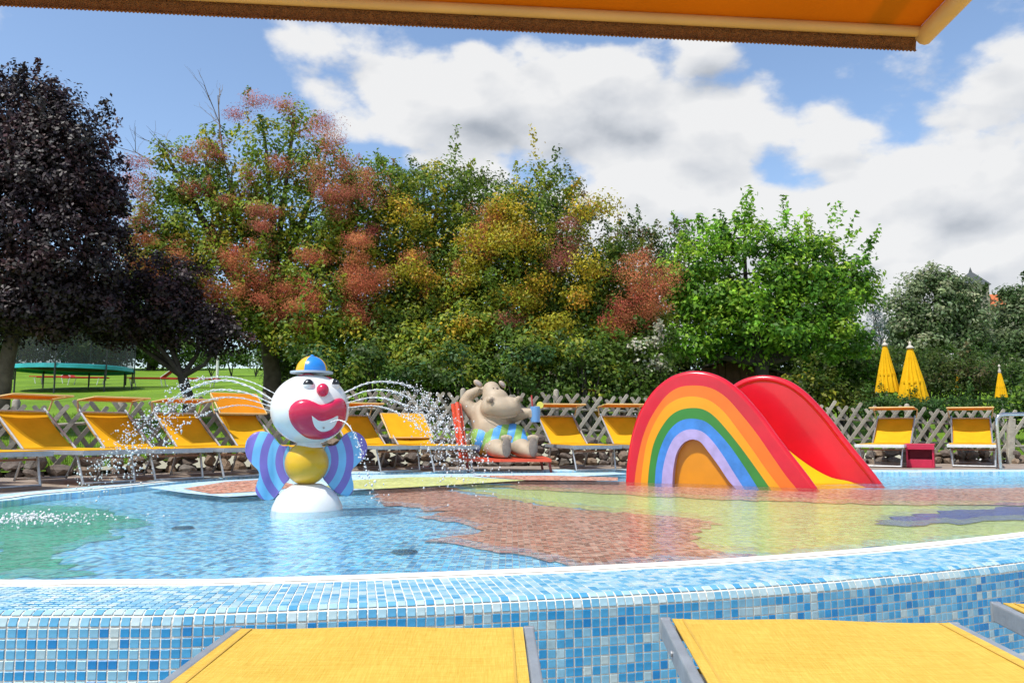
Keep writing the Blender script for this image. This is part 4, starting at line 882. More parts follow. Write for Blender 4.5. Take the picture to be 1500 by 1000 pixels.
def build_hippo():
    t = root('hippo_statue', (HP.x, HP.y + 0.25, 0.0), math.radians(4), 'tan hippo statue in striped swim shorts lounging with a blue cup', 'statue')
    K = 1.461e-3 * (HP.y + 0.25) / 10.5
    def h(X, Y, y=0.0): return Vector(((X - 594) * K, y, (945 - Y) * K))
    mb = MB()
    chain(mb, [(*h(560, 655, 0.0), 0.235), (*h(500, 560, 0.06), 0.25), (*h(450, 450, 0.16), 0.22), (*h(440, 380, 0.20), 0.15)])
    mb.sphere(h(430, 660, 0.02), (0.18, 0.2, 0.2)); mb.sphere(h(690, 640, -0.02), (0.17, 0.2, 0.18))
    mb.sphere(h(600, 450, 0.14), (0.2, 0.16, 0.13))
    # head: narrow brow running into a broad muzzle
    chain(mb, [(*h(497, 215, 0.04), 0.122), (*h(510, 280, 0.0), 0.145), (*h(545, 350, -0.05), 0.155)])
    R1 = Matrix.Rotation(math.radians(8), 3, 'Y')
    mb.sphere(h(578, 378, -0.08), (0.262, 0.20, 0.15), rot=R1); mb.sphere(h(478, 375, -0.06), (0.125, 0.17, 0.15)); mb.sphere(h(665, 372, -0.08), (0.15, 0.17, 0.14)); mb.sphere(h(540, 300, -0.03), (0.17, 0.15, 0.15))
    mb.sphere(h(478, 308, -0.215), (0.052, 0.05, 0.052)); mb.sphere(h(735, 300, -0.17), (0.048, 0.05, 0.045))
    # the arm behind the head
    chain(mb, [(*h(350, 430, 0.17), 0.11), (*h(262, 318, 0.22), 0.088), (*h(300, 255, 0.20), 0.078), (*h(385, 212, 0.16), 0.062)], 8)
    for k in range(4): chain(mb, [(*h(375, 205 + 12 * k, 0.15), 0.026), (*h(425, 190 + 14 * k, 0.13), 0.022)], 3)
    # the arm with the cup
    chain(mb, [(*h(660, 460, 0.14), 0.105), (*h(770, 430, 0.06), 0.08), (*h(845, 418, 0.0), 0.06)], 8)
    for k in range(4): chain(mb, [(*h(850, 398 + 20 * k, -0.03), 0.023), (*h(888, 396 + 21 * k, -0.055), 0.02)], 3)
    chain(mb, [(*h(850, 400, -0.01), 0.026), (*h(880, 385, 0.05), 0.02)], 3)
    # legs and upright feet
    for (x0, y0, x1) in ((500, 715, 606), (720, 700, 838)):
        chain(mb, [(*h(x0, y0, -0.1), 0.145), (*h((x0 + x1) / 2, 748, -0.30), 0.11), (*h(x1 - 6, 765, -0.42), 0.082)], 7)
        mb.sphere(h(x1 + 6, 722, -0.45), (0.070, 0.052, 0.145))
        for k in range(4): mb.sphere(h(x1 - 32 + 26 * k, 636 + (8 if k in (0, 3) else 0), -0.465), (0.022, 0.035, 0.036), 12, 8)
    TANM = M('hippo_tan', (0.42, 0.33, 0.23), 0.6, 0.14, 5, bump=0.12, bscale=30, dirt=(0.32, 0.26, 0.19))
    body = remeshed(mb, 0.013, 12, 'body', TANM, t)
    # shorts: a shell over the hips and thighs
    mb = MB()
    chain(mb, [(*h(560, 655, 0.0), 0.246), (*h(545, 640, 0.01), 0.248)], 4)
    mb.sphere(h(430, 665, 0.015), (0.195, 0.212, 0.205)); mb.sphere(h(690, 645, -0.02), (0.185, 0.212, 0.19))
    for (x0, y0, x1) in ((500, 715, 606), (720, 700, 838)):
        chain(mb, [(*h(x0, y0, -0.07), 0.157), (*h(x0 + 0.22 * (x1 - x0), y0 + 8, -0.15), 0.148)], 4)
    def shorts_mat():
        m = bpy.data.materials.new('hippo_shorts'); m.use_nodes = True; nt = m.node_tree; N = nt.nodes; L = nt.links; b = N['Principled BSDF']; b.inputs['Roughness'].default_value = 0.55
        tc = N.new('ShaderNodeTexCoord'); sp_ = N.new('ShaderNodeSeparateXYZ'); L.new(tc.outputs['Object'], sp_.inputs[0])
        q = N.new('ShaderNodeMath'); q.operation = 'MULTIPLY_ADD'; q.inputs[1].default_value = -0.28; L.new(sp_.outputs[2], q.inputs[0])
        xs_ = N.new('ShaderNodeMath'); xs_.operation = 'ADD'; L.new(sp_.outputs[0], xs_.inputs[0]); xs_.inputs[1].default_value = 0.0; L.new(xs_.outputs[0], q.inputs[2])
        a = N.new('ShaderNodeMath'); a.operation = 'MULTIPLY_ADD'; a.inputs[1].default_value = 1 / 0.195; a.inputs[2].default_value = 5.42; L.new(q.outputs[0], a.inputs[0])
        f = N.new('ShaderNodeMath'); f.operation = 'FRACT'; L.new(a.outputs[0], f.inputs[0]); r_ = N.new('ShaderNodeValToRGB'); r_.color_ramp.interpolation = 'CONSTANT'; L.new(f.outputs[0], r_.inputs[0])
        e = r_.color_ramp.elements; e[0].color = (*lin('#4E97D8'), 1); e[1].position = 0.5; e[1].color = (*lin('#7FA653'), 1)
        n = N.new('ShaderNodeTexNoise'); n.inputs['Scale'].default_value = 8; n.inputs['Detail'].default_value = 5; L.new(tc.outputs['Object'], n.inputs['Vector']); hs = N.new('ShaderNodeHueSaturation'); mr = N.new('ShaderNodeMapRange'); mr.inputs['To Min'].default_value = 0.75; mr.inputs['To Max'].default_value = 1.2
        L.new(n.outputs[0], mr.inputs[0]); L.new(mr.outputs[0], hs.inputs['Value']); L.new(r_.outputs[0], hs.inputs['Color']); L.new(hs.outputs[0], b.inputs['Base Color']); return m
    remeshed(mb, 0.014, 5, 'shorts', shorts_mat(), t)
    SOLE = M('hippo_sole', (0.20, 0.165, 0.14), 0.7, 0.25, 12, bump=0.2, bscale=40)
    for x1 in (606, 838): MB().sphere(h(x1 + 8, 728, -0.492), (0.056, 0.022, 0.125), 20, 14).build('sole', SOLE, t, True)
    for (X, Y, R_) in ((375, 155, 40), (597, 160, -40)):
        rot = Matrix.Rotation(math.radians(R_), 3, 'Y'); d = rot @ Vector((0, 0, 1))
        e = MB().sphere(h(X, Y, 0.05), (0.042, 0.028, 0.072) if X < 500 else (0.036, 0.028, 0.060), 18, 12, rot if X > 500 else Matrix.Rotation(math.radians(-52), 3, 'Y')).build('ear', TANM, t, True)
        MB().sphere(h(X, Y, 0.028), (0.024, 0.012, 0.05) if X < 500 else (0.02, 0.012, 0.042), 14, 10, rot if X > 500 else Matrix.Rotation(math.radians(-52), 3, 'Y')).build('ear_inside', M('hippo_ear_grey', (0.36, 0.31, 0.30), 0.7), e, True)
    DARK = M('hippo_dark', (0.06, 0.045, 0.04), 0.4)
    for X in (511, 546): MB().sphere(h(X, 206, -0.084), (0.019, 0.016, 0.015), 12, 8).build('eye', DARK, t, True)
    for (X, Y, y_) in ((486, 318, -0.262), (756, 306, -0.222)): MB().sphere(h(X, Y, y_), (0.028, 0.014, 0.030), 14, 10).build('nostril', M('hippo_nostril', (0.15, 0.11, 0.08), 0.7), t, True)
    pts = [h(X, Y, y_) for X, Y, y_ in ((410, 425, -0.14), (450, 452, -0.20), (520, 466, -0.235), (600, 470, -0.245), (680, 462, -0.235), (735, 440, -0.19))]
    MB().tube(spline([tuple(p) for p in pts], 24), [0.004] * 24, 6).build('mouth_line', M('hippo_mouth', (0.25, 0.18, 0.12), 0.7), t)
    # the cup is held out, a thing of its own
    w_ = t.matrix_basis.copy(); cpos = Matrix.Translation(t.location) @ Matrix.Rotation(math.radians(4), 4, 'Z') @ h(897, 505, -0.02).to_4d()
    c = root('drink_cup', Vector(cpos[:3]), label='blue cup with straw and lemon slice in the hippo statue\'s hand', cat='cup')
    MB().lathe([(0.0, 0.004), (0.060, 0.0), (0.062, 0.01), (0.068, 0.205), (0.062, 0.208), (0.056, 0.19), (0.0, 0.185)], 24).build('beaker', M('cup_blue', (0.16, 0.36, 0.68), 0.4, 0.1), c, True)
    MB().tube([(-0.03, 0, 0.10), (-0.05, 0.01, 0.36)], 0.010, 8).build('straw', M('straw_red', (0.5, 0.05, 0.05), 0.5), c)
    le = MB().lathe([(0.0, -0.006), (0.042, -0.006), (0.046, 0.0), (0.042, 0.006), (0.0, 0.006)], 20).build('lemon_slice', M('lemon', (0.70, 0.66, 0.12), 0.5), c, True)
    le.matrix_local = Matrix.Translation((0.065, -0.02, 0.225)) @ Matrix.Rotation(math.pi / 2, 4, 'X')
    # its red lounger
    l = root('red_lounger', (HP.x, HP.y + 0.25, 0.0), math.radians(4), 'orange red lounger that carries the hippo statue', 'sun lounger')
    RL = M('lounger_orange_red', (0.66, 0.075, 0.03), 0.5, 0.15, 5, bump=0.1)
    a, b, c2, d2 = h(235, 835, 0.32), h(235, 850, -0.38), h(1005, 850, -0.52), h(960, 830, 0.25)
    seat_pts = [h(225, 838, 0.34), h(250, 850, -0.38), h(560, 872, -0.52), h(1000, 850, -0.55), h(985, 835, 0.2)]
    for p in seat_pts: p.z = max(0.14, min(p.z, 0.158))
    MB().prism(seat_pts, (0, 0, 0.035)).build('seat', RL, l)
    q0, q1 = h(228, 835, 0.36), h(255, 835, -0.30); up1, up0 = h(150, 345, 0.50), h(190, 345, -0.02)
    MB().prism([q0, q1, up0, up1], (0.045, 0.01, 0.01)).build('backrest', RL, l)
    MB().tube([q1 + Vector((-.01, -.02, 0)), up0 + Vector((-.01, -.02, 0.02))], 0.028, 10).build('backrest_tube', RL, l, True)
    MB().tube([q0 + Vector((-.01, 0.02, 0)), up1 + Vector((-.01, .02, 0.02))], 0.028, 10).build('backrest_tube', RL, l, True)
    for (X, y_) in ((270, -0.33), (270, 0.28), (985, -0.48), (955, 0.12)): MB().tube([h(X, 850, y_), h(X + 18, 943, y_)], 0.016, 8).build('leg', M('lounger_dark_red', (0.25, 0.03, 0.02), 0.5), l)
build_hippo()

# ------------------------------------------------------------------ red box, handrail
def build_box():
    p = at(1352, 684, 11.55); t = root('red_box', (p.x, 11.6, 0.0), math.radians(-30), 'small open fronted crimson box between the two white framed loungers', 'box')
    m = M('box_red', (0.50, 0.012, 0.055), 0.5, 0.15, 8); w, d, h_ = 0.36, 0.34, 0.34
    for s in (-1, 1): MB().box((s * (w / 2 - 0.012), 0, h_ / 2), (0.024, d, h_), None, 0.004).build('side_panel', m, t)
    MB().box((0, 0, h_ - 0.012), (w + 0.03, d + 0.05, 0.03), None, 0.006).build('top', m, t)
    MB().box((0, -d / 2 - 0.015, h_ - 0.05), (w + 0.02, 0.02, 0.06), None, 0.005).build('fascia', m, t)
    MB().box((0, d / 2 - 0.012, h_ / 2), (w - 0.05, 0.02, h_ - 0.03), None, 0.003).build('back_panel', m, t)
    MB().box((0, -d / 2 + 0.012, 0.06), (w - 0.05, 0.022, 0.12), None, 0.003).build('kick_panel', m, t)
build_box()
def build_rail():
    p = gnd(1479, 689); t = root('handrail', (p.x, p.y + 0.2, 0.0), label='bent polished steel handrail at the pool edge', cat='handrail'); o = Vector(t.location)
    st = M('polished_steel', (0.62, 0.61, 0.59), 0.18, 0.1, 8, metal=1.0)
    for yo in (0.0,):
        MB().tube([Vector((0.0, yo, 0)), Vector((-0.01, yo, 0.60)), Vector((-0.005, yo, 0.69)), Vector((0.03, yo, 0.735)), Vector((0.09, yo, 0.755)), Vector((0.9, yo - 0.2, 0.76)), Vector((0.96, yo - 0.2, 0.74)), Vector((0.99, yo - 0.2, 0.68)), Vector((1.0, yo - 0.2, 0.0))], 0.026, 14).build('tube', st, t, True)
    for (x, y_) in ((0, 0), (1.0, -0.2)): MB().lathe([(0.055, 0.0), (0.055, 0.008), (0.03, 0.014), (0.0, 0.015)], 20, (x, y_, 0.012)).build('flange', st, t, True)
build_rail()

# ------------------------------------------------------------------ trees and shrubs
def raw_mesh(name, V, nq, colours, mat):
    """V: (4*nq, 3) leaf corners"""
    me = bpy.data.meshes.new(name); me.vertices.add(4 * nq); me.vertices.foreach_set('co', V.astype(np.float32).ravel())
    me.loops.add(4 * nq); me.loops.foreach_set('vertex_index', np.arange(4 * nq, dtype=np.int32))
    me.polygons.add(nq); me.polygons.foreach_set('loop_start', np.arange(0, 4 * nq, 4, dtype=np.int32))
    me.update(calc_edges=True); a = me.color_attributes.new('leaf_colour', 'FLOAT_COLOR', 'POINT')
    c = np.ones((4 * nq, 4), np.float32); c[:, :3] = np.repeat(colours, 4, axis=0); a.data.foreach_set('color', c.ravel()); me.materials.append(mat); return me
def leaves(cent, nor, size, rng, aspect=0.55, droop=0.15):
    n = len(cent); nor = nor / np.maximum(1e-6, np.linalg.norm(nor, axis=1))[:, None]
    a = rng.normal(size=(n, 3)); a[:, 2] -= droop; a -= nor * np.sum(a * nor, axis=1)[:, None]; a /= np.maximum(1e-6, np.linalg.norm(a, axis=1))[:, None]
    b = np.cross(nor, a); L_ = (size * rng.uniform(0.65, 1.3, n))[:, None]; w = L_ * aspect
    V = np.empty((n, 4, 3)); fold = nor * L_ * 0.12
    V[:, 0] = cent - a * L_ * 0.5; V[:, 1] = cent + b * w * 0.5 + fold - a * L_ * 0.05; V[:, 2] = cent + a * L_ * 0.5; V[:, 3] = cent - b * w * 0.5 + fold - a * L_ * 0.05
    return V.reshape(-1, 3)
LEAVES = 0
def crown(name, parent, origin, lobes, mat, palette, clump_r, per, leaf, density=1.0, seed=1, sprays=0.25, aspect=0.55, up=0.5, jitter=0.22, spray_len=0.7, gain=1.0):
    """lobes: (centre, radii). Leaf clumps sit through the outer part of every lobe."""
    rng = np.random.default_rng(seed); C = []; Nn = []; K = []; pal = np.array([p[0] for p in palette]); pw_ = np.array([p[1] for p in palette], float); pw_ /= pw_.sum()
    org = np.array(origin)
    for (c, r_) in lobes:
        c = np.array(c); r_ = np.array(r_); area = 4 * math.pi * ((r_[0] * r_[1]) ** 1.6 / 3 + (r_[0] * r_[2]) ** 1.6 / 3 + (r_[1] * r_[2]) ** 1.6 / 3) ** (1 / 1.6)
        n = max(6, int(area / (math.pi * clump_r ** 2) * 2.1 * density))
        d = rng.normal(size=(n, 3)); d /= np.linalg.norm(d, axis=1)[:, None]
        d[:, 1] = np.where((d[:, 1] > 0.35) & (rng.random(n) < 0.6), -d[:, 1], d[:, 1])       # the side that shows gets more of the clumps
        rad = 0.45 + 0.6 * rng.random(n) ** 0.55; cc = c + d * r_ * rad[:, None]
        for i in range(n):
            base_c = pal[rng.choice(len(pal), p=pw_)] * rng.uniform(0.8, 1.2); m = int(per * 1.35 * rng.uniform(0.6, 1.4)); cr = clump_r * rng.uniform(0.6, 1.35)
            if d[i, 2] > 0.2 and rng.random() < sprays and rad[i] > 0.75:
                dirv = d[i] * 0.7 + np.array([rng.normal() * .2, rng.normal() * .2, 0.8]); dirv /= np.linalg.norm(dirv); tt = rng.random(m) ** 0.8
                g = cc[i] + dirv * (tt * spray_len * rng.uniform(0.6, 1.3))[:, None] + rng.normal(size=(m, 3)) * (cr * 0.32 * (1.1 - 0.7 * tt))[:, None]; nn = rng.normal(size=(m, 3)) + d[i] * 0.6
            else:
                g = rng.normal(size=(m, 3)); g /= np.linalg.norm(g, axis=1)[:, None]; nn = g * 0.8 + d[i] * 0.5 + rng.normal(size=(m, 3)) * 0.55
                g = cc[i] + g * (cr * rng.random(m) ** 0.45)[:, None] * np.array([1.1, 1.1, 0.75])
            nn[:, 2] += up * 1.3; nn[:, 1] -= 0.25; C.append(g); Nn.append(nn); K.append(base_c[None] * (1 + rng.normal(size=(m, 1)) * jitter) * (1 + rng.normal(size=(m, 3)) * 0.06))
    C = np.concatenate(C); Nn = np.concatenate(Nn); K = np.clip(np.concatenate(K) * gain, 0.002, 0.95); global LEAVES; LEAVES += len(C)
    V = leaves(C, Nn, leaf, rng, aspect) - org; return link(name, raw_mesh(name, V, len(C), K, mat), parent)
BARK = M('bark_grey_brown', (0.14, 0.11, 0.085), 0.9, 0.4, 6, bump=1.0, bscale=14); BARK_D = M('bark_dark', (0.06, 0.05, 0.045), 0.9, 0.35, 6, bump=1.0, bscale=14)
def limbs(parent, origin, base_pt, r0, lobes, mat, seed, fork=0.45, twigs=3):
    rr_ = random.Random(seed); o = Vector(origin); mb = MB(); cen = sum((Vector(c) for c, _ in lobes), Vector()) / len(lobes)
    f = base_pt.lerp(Vector((cen.x, cen.y, cen.z)), fork); f.x = base_pt.x + (f.x - base_pt.x) * 0.6
    mb.tube([base_pt - Vector((0, 0, 0.1)) - o, base_pt + Vector((0, 0, 0.12)) - o, base_pt.lerp(f, 0.5) + Vector((rr_.uniform(-.08, .08), 0, 0)) - o, f - o], [r0 * 1.35, r0 * 1.08, r0 * 0.9, r0 * 0.75], 12)
    for (c, r_) in lobes:
        c = Vector(c); mid = f.lerp(c, 0.5) + Vector((rr_.uniform(-.2, .2), rr_.uniform(-.2, .2), -0.08 * (c - f).length + rr_.uniform(-.1, .1)))
        mb.tube([f - o, mid - o, c - o], [r0 * 0.5, r0 * 0.32, r0 * 0.16], 7)
        for k in range(twigs):
            d = Vector((rr_.gauss(0, 1), rr_.gauss(0, 1), rr_.gauss(0.4, 0.8))).normalized(); e = c + Vector((d.x * r_[0], d.y * r_[1], d.z * r_[2])) * 0.85
            mb.tube([c - o, c.lerp(e, 0.5) + Vector((0, 0, 0.05)) - o, e - o], [r0 * 0.16, r0 * 0.1, 0.006], 5)
    return mb.build('trunk', mat, parent, True)
def scatter(n, x0, x1, y0, y1, r0, r1, sd):
    g = np.random.default_rng(sd); return [(float(a), float(b), float(c), float(c) * 0.7, float(d)) for a, b, c, d in zip(g.uniform(x0, x1, n), g.uniform(y0, y1, n), g.uniform(r0, r1, n), g.uniform(-0.5, 0.5, n))]
def px_lobes(L_, D, dr=0.8):
    out = []
    for l in L_:
        x, y, rx, ry = l[:4]; dd = D + (l[4] if len(l) > 4 else 0); c = at(x, y, dd); k = dd / FPX; out.append((tuple(c), (rx * k, max(rx, ry) * k * dr, ry * k)))
    return out
def tree(name, label, D, base_px, L_, mat, palette, clump_r, per, leaf, r0, seed, bark=BARK, group=None, plumes=None, trunk=True, **kw):
    bx_ = (base_px - 750) / FPX * D; bp_ = Vector((bx_, D, hill(bx_, D))); t = root(name, bp_, label=label, cat='tree' if trunk else 'shrub', group=group)
    lb = px_lobes(L_, D); 
    if trunk: limbs(t, bp_, bp_, r0, lb, bark, seed)
    else:
        rr_ = random.Random(seed)
        for (c, r_) in lb:
            mb = MB()
            for k in range(4):
                e = Vector(c) + Vector((rr_.uniform(-.5, .5) * r_[0], rr_.uniform(-.5, .5) * r_[1], r_[2] * rr_.uniform(0, .6))); b0 = Vector((c[0] + 0.01 * k, c[1], hill(c[0], c[1]) - 0.05)); mb.tube([b0 - bp_, b0.lerp(e, 0.5) - bp_, e - bp_], [r0, r0 * 0.7, 0.006], 5)
            mb.build('stem', bark, t)
    crown('crown', t, bp_, lb, mat, palette, clump_r, per, leaf, seed=seed, **kw)
    for k, (nm_, lobes_, pal_, dn_, off_, sz_) in enumerate(plumes or []):
        crown(nm_, t, bp_, px_lobes(lobes_, D - off_), leaf_mat('plume_fluff', 0.45, 0.9, 0.05) if nm_ == 'plumes' else mat, pal_, 0.25 if nm_ == 'plumes' else 0.34, 125 if nm_ == 'plumes' else 60, sz_, seed=seed + 50 + k, sprays=0.1, aspect=0.35 if nm_ == 'plumes' else 0.6, up=0.2, density=dn_, spray_len=0.3, jitter=0.3)
    return t
LEAF = leaf_mat('leaf_green', 0.45, 0.5, 0.25); LEAF_D = leaf_mat('leaf_purple', 0.15, 0.5, 0.3)
PURPLE = [((0.030, 0.020, 0.024), 4), ((0.050, 0.026, 0.030), 2), ((0.035, 0.030, 0.030), 3), ((0.075, 0.035, 0.035), 0.6)]
tree('purple_plum_tree', 'tall dark purple leaved plum tree at the end of the lounger row', 13.5, 2, [(40, 330, 115, 150), (15, 215, 95, 95), (100, 250, 75, 95), (120, 370, 62, 110), (30, 440, 110, 60), (110, 455, 70, 45), (-80, 330, 110, 200), (60, 160, 55, 45), (150, 300, 30, 60)], LEAF_D, PURPLE, 0.26, 46, 0.085, 0.15, 21, BARK, sprays=0.3, density=1.25, spray_len=0.4)
tree('purple_plum_tree', 'smaller dark purple plum tree whose low crown hangs over the lawn', 15.0, 279, [(225, 455, 80, 45), (290, 480, 60, 36), (185, 480, 45, 38), (330, 492, 42, 26), (240, 420, 70, 45), (150, 460, 36, 44)], LEAF_D, PURPLE, 0.26, 40, 0.085, 0.12, 22, BARK_D, density=1.1, sprays=0.1)
SMOKE_G = [((0.17, 0.27, 0.025), 3), ((0.25, 0.33, 0.03), 3), ((0.10, 0.18, 0.022), 2), ((0.36, 0.34, 0.03), 1.6)]
PINK = [((0.50, 0.16, 0.12), 3), ((0.57, 0.23, 0.14), 3), ((0.38, 0.10, 0.085), 2), ((0.60, 0.30, 0.16), 1)]
PINK_O = [((0.64, 0.21, 0.11), 3), ((0.70, 0.30, 0.13), 2), ((0.54, 0.15, 0.10), 2)]
PINK_D = [((0.36, 0.11, 0.10), 3), ((0.45, 0.17, 0.13), 2)]
tree('smoke_tree', 'tall smoke tree with pink plumes and bare twigs beside the dark plum trees', 16.5, 400,
     [(310, 330, 85, 72), (245, 385, 60, 78), (410, 320, 80, 70), (350, 420, 115, 70), (450, 420, 95, 75), (270, 275, 42, 36), (390, 220, 40, 46), (300, 230, 36, 22), (245, 230, 20, 20), (480, 330, 80, 70), (430, 182, 20, 24), (218, 350, 30, 60), (330, 460, 85, 34, -0.5), (450, 475, 90, 45, -0.7), (520, 320, 50, 60), (470, 250, 46, 46), (550, 270, 45, 42), (340, 275, 45, 36), (275, 425, 60, 50), (215, 420, 30, 40)], LEAF, SMOKE_G, 0.30, 38, 0.095, 0.20, 23, BARK, sprays=0.3, density=0.9,
     plumes=[('plumes', [(205, 262, 24, 40), (475, 200, 34, 26), (485, 255, 46, 30), (455, 178, 22, 14), (380, 150, 20, 11), (350, 165, 12, 10), (420, 160, 12, 12), (310, 215, 20, 14), (540, 290, 28, 20), (200, 315, 20, 32), (195, 370, 15, 34), (500, 300, 34, 18)] + scatter(20, 235, 560, 225, 340, 7, 14, 1), PINK, 0.75, 0.8, 0.034),
             ('plumes', scatter(42, 190, 570, 350, 480, 7, 17, 2) + [(380, 405, 32, 15), (330, 452, 32, 14), (450, 452, 28, 15), (515, 415, 30, 16)], PINK_O, 0.75, 1.15, 0.034)])
GOLD = [((0.27, 0.31, 0.025), 3), ((0.45, 0.38, 0.027), 1.3), ((0.15, 0.235, 0.027), 4.2), ((0.62, 0.42, 0.036), 0.5), ((0.09, 0.165, 0.027), 2)]
tree('golden_rain_tree', 'broad yellow green tree behind the clown fountain and loungers', 16.8, 600,
     [(640, 290, 75, 55), (600, 350, 65, 55), (690, 390, 90, 70), (570, 440, 75, 75), (640, 470, 100, 55), (520, 370, 60, 60), (640, 410, 70, 60), (540, 495, 70, 45, -0.8), (660, 520, 60, 36, -1.4), (600, 515, 55, 35, -1.2)], LEAF, GOLD, 0.29, 40, 0.09, 0.18, 24, BARK, sprays=0.25, density=1.0,
     plumes=[('plumes', [(712, 330, 28, 36), (705, 370, 26, 20)] + scatter(10, 500, 720, 330, 500, 8, 16, 3), PINK_O, 0.9, 1.0, 0.034), ('blossoms', scatter(18, 500, 740, 280, 490, 7, 15, 4), [((0.50, 0.40, 0.03), 3), ((0.54, 0.30, 0.045), 1.2), ((0.38, 0.36, 0.03), 3)], 0.6, 1.1, 0.06)])
tree('golden_rain_tree', 'golden flowered tree directly behind the hippo statue', 16.2, 790,
     [(780, 310, 70, 60), (800, 400, 70, 70), (730, 450, 90, 55), (850, 420, 50, 60), (840, 480, 70, 45), (760, 370, 60, 50), (690, 480, 60, 40, -0.6), (780, 510, 60, 38, -1.2), (860, 515, 50, 32, -1.2)], LEAF, GOLD, 0.29, 40, 0.09, 0.17, 25, BARK, sprays=0.3, density=1.0,
     plumes=[('plumes', [(832, 350, 20, 30), (820, 385, 20, 16), (745, 470, 22, 10)], PINK_D, 0.9, 1.0, 0.034), ('blossoms', scatter(18, 680, 890, 300, 500, 7, 15, 5), [((0.50, 0.40, 0.03), 3), ((0.54, 0.30, 0.045), 1.2), ((0.38, 0.36, 0.03), 3)], 0.6, 1.1, 0.06)])
tree('smoke_tree', 'small smoke tree with dense salmon plumes beside the bright green tree', 15.8, 915,
     [(890, 400, 42, 55), (880, 460, 48, 50), (940, 470, 40, 35), (910, 510, 50, 30)], LEAF, [((0.10, 0.16, 0.015), 3), ((0.17, 0.20, 0.02), 2), ((0.06, 0.12, 0.015), 2)], 0.27, 38, 0.09, 0.12, 26, BARK, sprays=0.2,
     plumes=[('plumes', [(930, 405, 32, 30), (955, 440, 32, 24), (925, 455, 32, 26), (978, 405, 20, 16), (895, 470, 24, 16), (940, 382, 18, 16), (905, 490, 20, 12)], PINK_O, 1.1, 0.7, 0.034)])
DARKG = [((0.081, 0.135, 0.032), 3), ((0.135, 0.180, 0.036), 2), ((0.180, 0.180, 0.054), 1), ((0.216, 0.135, 0.054), 0.5)]
for i, (px, L_, lb) in enumerate(((600, [(600, 285, 30, 35), (572, 275, 20, 30), (625, 262, 18, 22), (600, 330, 40, 50)], 'slender olive green tree poking up behind the broad yellow green tree'),
                                  (700, [(690, 280, 28, 35), (722, 295, 28, 35), (665, 295, 22, 32), (700, 345, 45, 50)], 'slender tree with thin airy top between the two golden trees'),
                                  (810, [(765, 295, 30, 28), (800, 300, 28, 28), (838, 275, 18, 18), (850, 310, 20, 28), (810, 350, 45, 50)], 'slender tree with a drooping tip behind the golden flowered tree'),
                                  (940, [(905, 355, 28, 28), (940, 350, 28, 26), (985, 358, 28, 32), (940, 400, 60, 45), (1010, 385, 25, 30)], 'olive topped tree behind the salmon plumes and the bright green tree'))):
    tree('slender_tree', lb, 20.5 + 0.4 * i, px, L_, LEAF, DARKG, 0.27, 26, 0.10, 0.13, 31 + i, BARK, 'slender trees behind the flowering row', sprays=0.4, density=0.85, spray_len=0.42)
GREEN = [((0.17, 0.36, 0.03), 3), ((0.26, 0.46, 0.035), 2.6), ((0.08, 0.20, 0.022), 2.6), ((0.36, 0.54, 0.05), 0.9)]
tree('maple_tree', 'bright green broad leaved tree behind the rainbow slide', 16.6, 1112,
     [(1110, 400, 75, 75), (1045, 420, 60, 70), (1180, 400, 60, 65), (1005, 410, 40, 55), (1235, 425, 45, 55), (1110, 480, 100, 50), (1200, 490, 75, 40), (1010, 490, 55, 45), (1090, 350, 42, 32), (1200, 365, 26, 26), (1255, 400, 22, 18), (1050, 365, 26, 26), (1150, 360, 30, 30)], LEAF, GREEN, 0.30, 42, 0.11, 0.19, 41, BARK_D, sprays=0.55, density=0.75, up=0.6)
LIME = [((0.135, 0.189, 0.081), 3), ((0.234, 0.288, 0.153), 2), ((0.081, 0.135, 0.045), 3), ((0.360, 0.396, 0.234), 0.8)]
tree('silver_lime_tree', 'rounded silvery green lime tree in front of the church tower', 33, 1370, [(1360, 455, 58, 55), (1332, 485, 42, 42), (1404, 465, 30, 50), (1368, 415, 36, 20), (1412, 435, 16, 22), (1380, 520, 75, 38)], LEAF, LIME, 0.5, 60, 0.17, 0.3, 42, BARK, sprays=0.1, density=1.15)
tree('silver_lime_tree', 'silvery green lime tree beside the orange roof of the church', 35, 1500, [(1490, 475, 38, 50), (1530, 490, 60, 70), (1495, 440, 22, 20), (1480, 520, 50, 40)], LEAF, LIME, 0.5, 60, 0.17, 0.3, 43, BARK, sprays=0.1, density=1.15)
tree('blue_spruce', 'small blue grey spruce between the bright green tree and the lime', 28, 1282, [(1282, 505, 16, 28), (1280, 475, 11, 22), (1278, 450, 6, 16)], leaf_mat('leaf_spruce', 0.1, 0.7, 0.2), [((0.08, 0.12, 0.12), 2), ((0.12, 0.16, 0.17), 1)], 0.25, 40, 0.08, 0.1, 44, BARK, sprays=0.1, aspect=0.25)
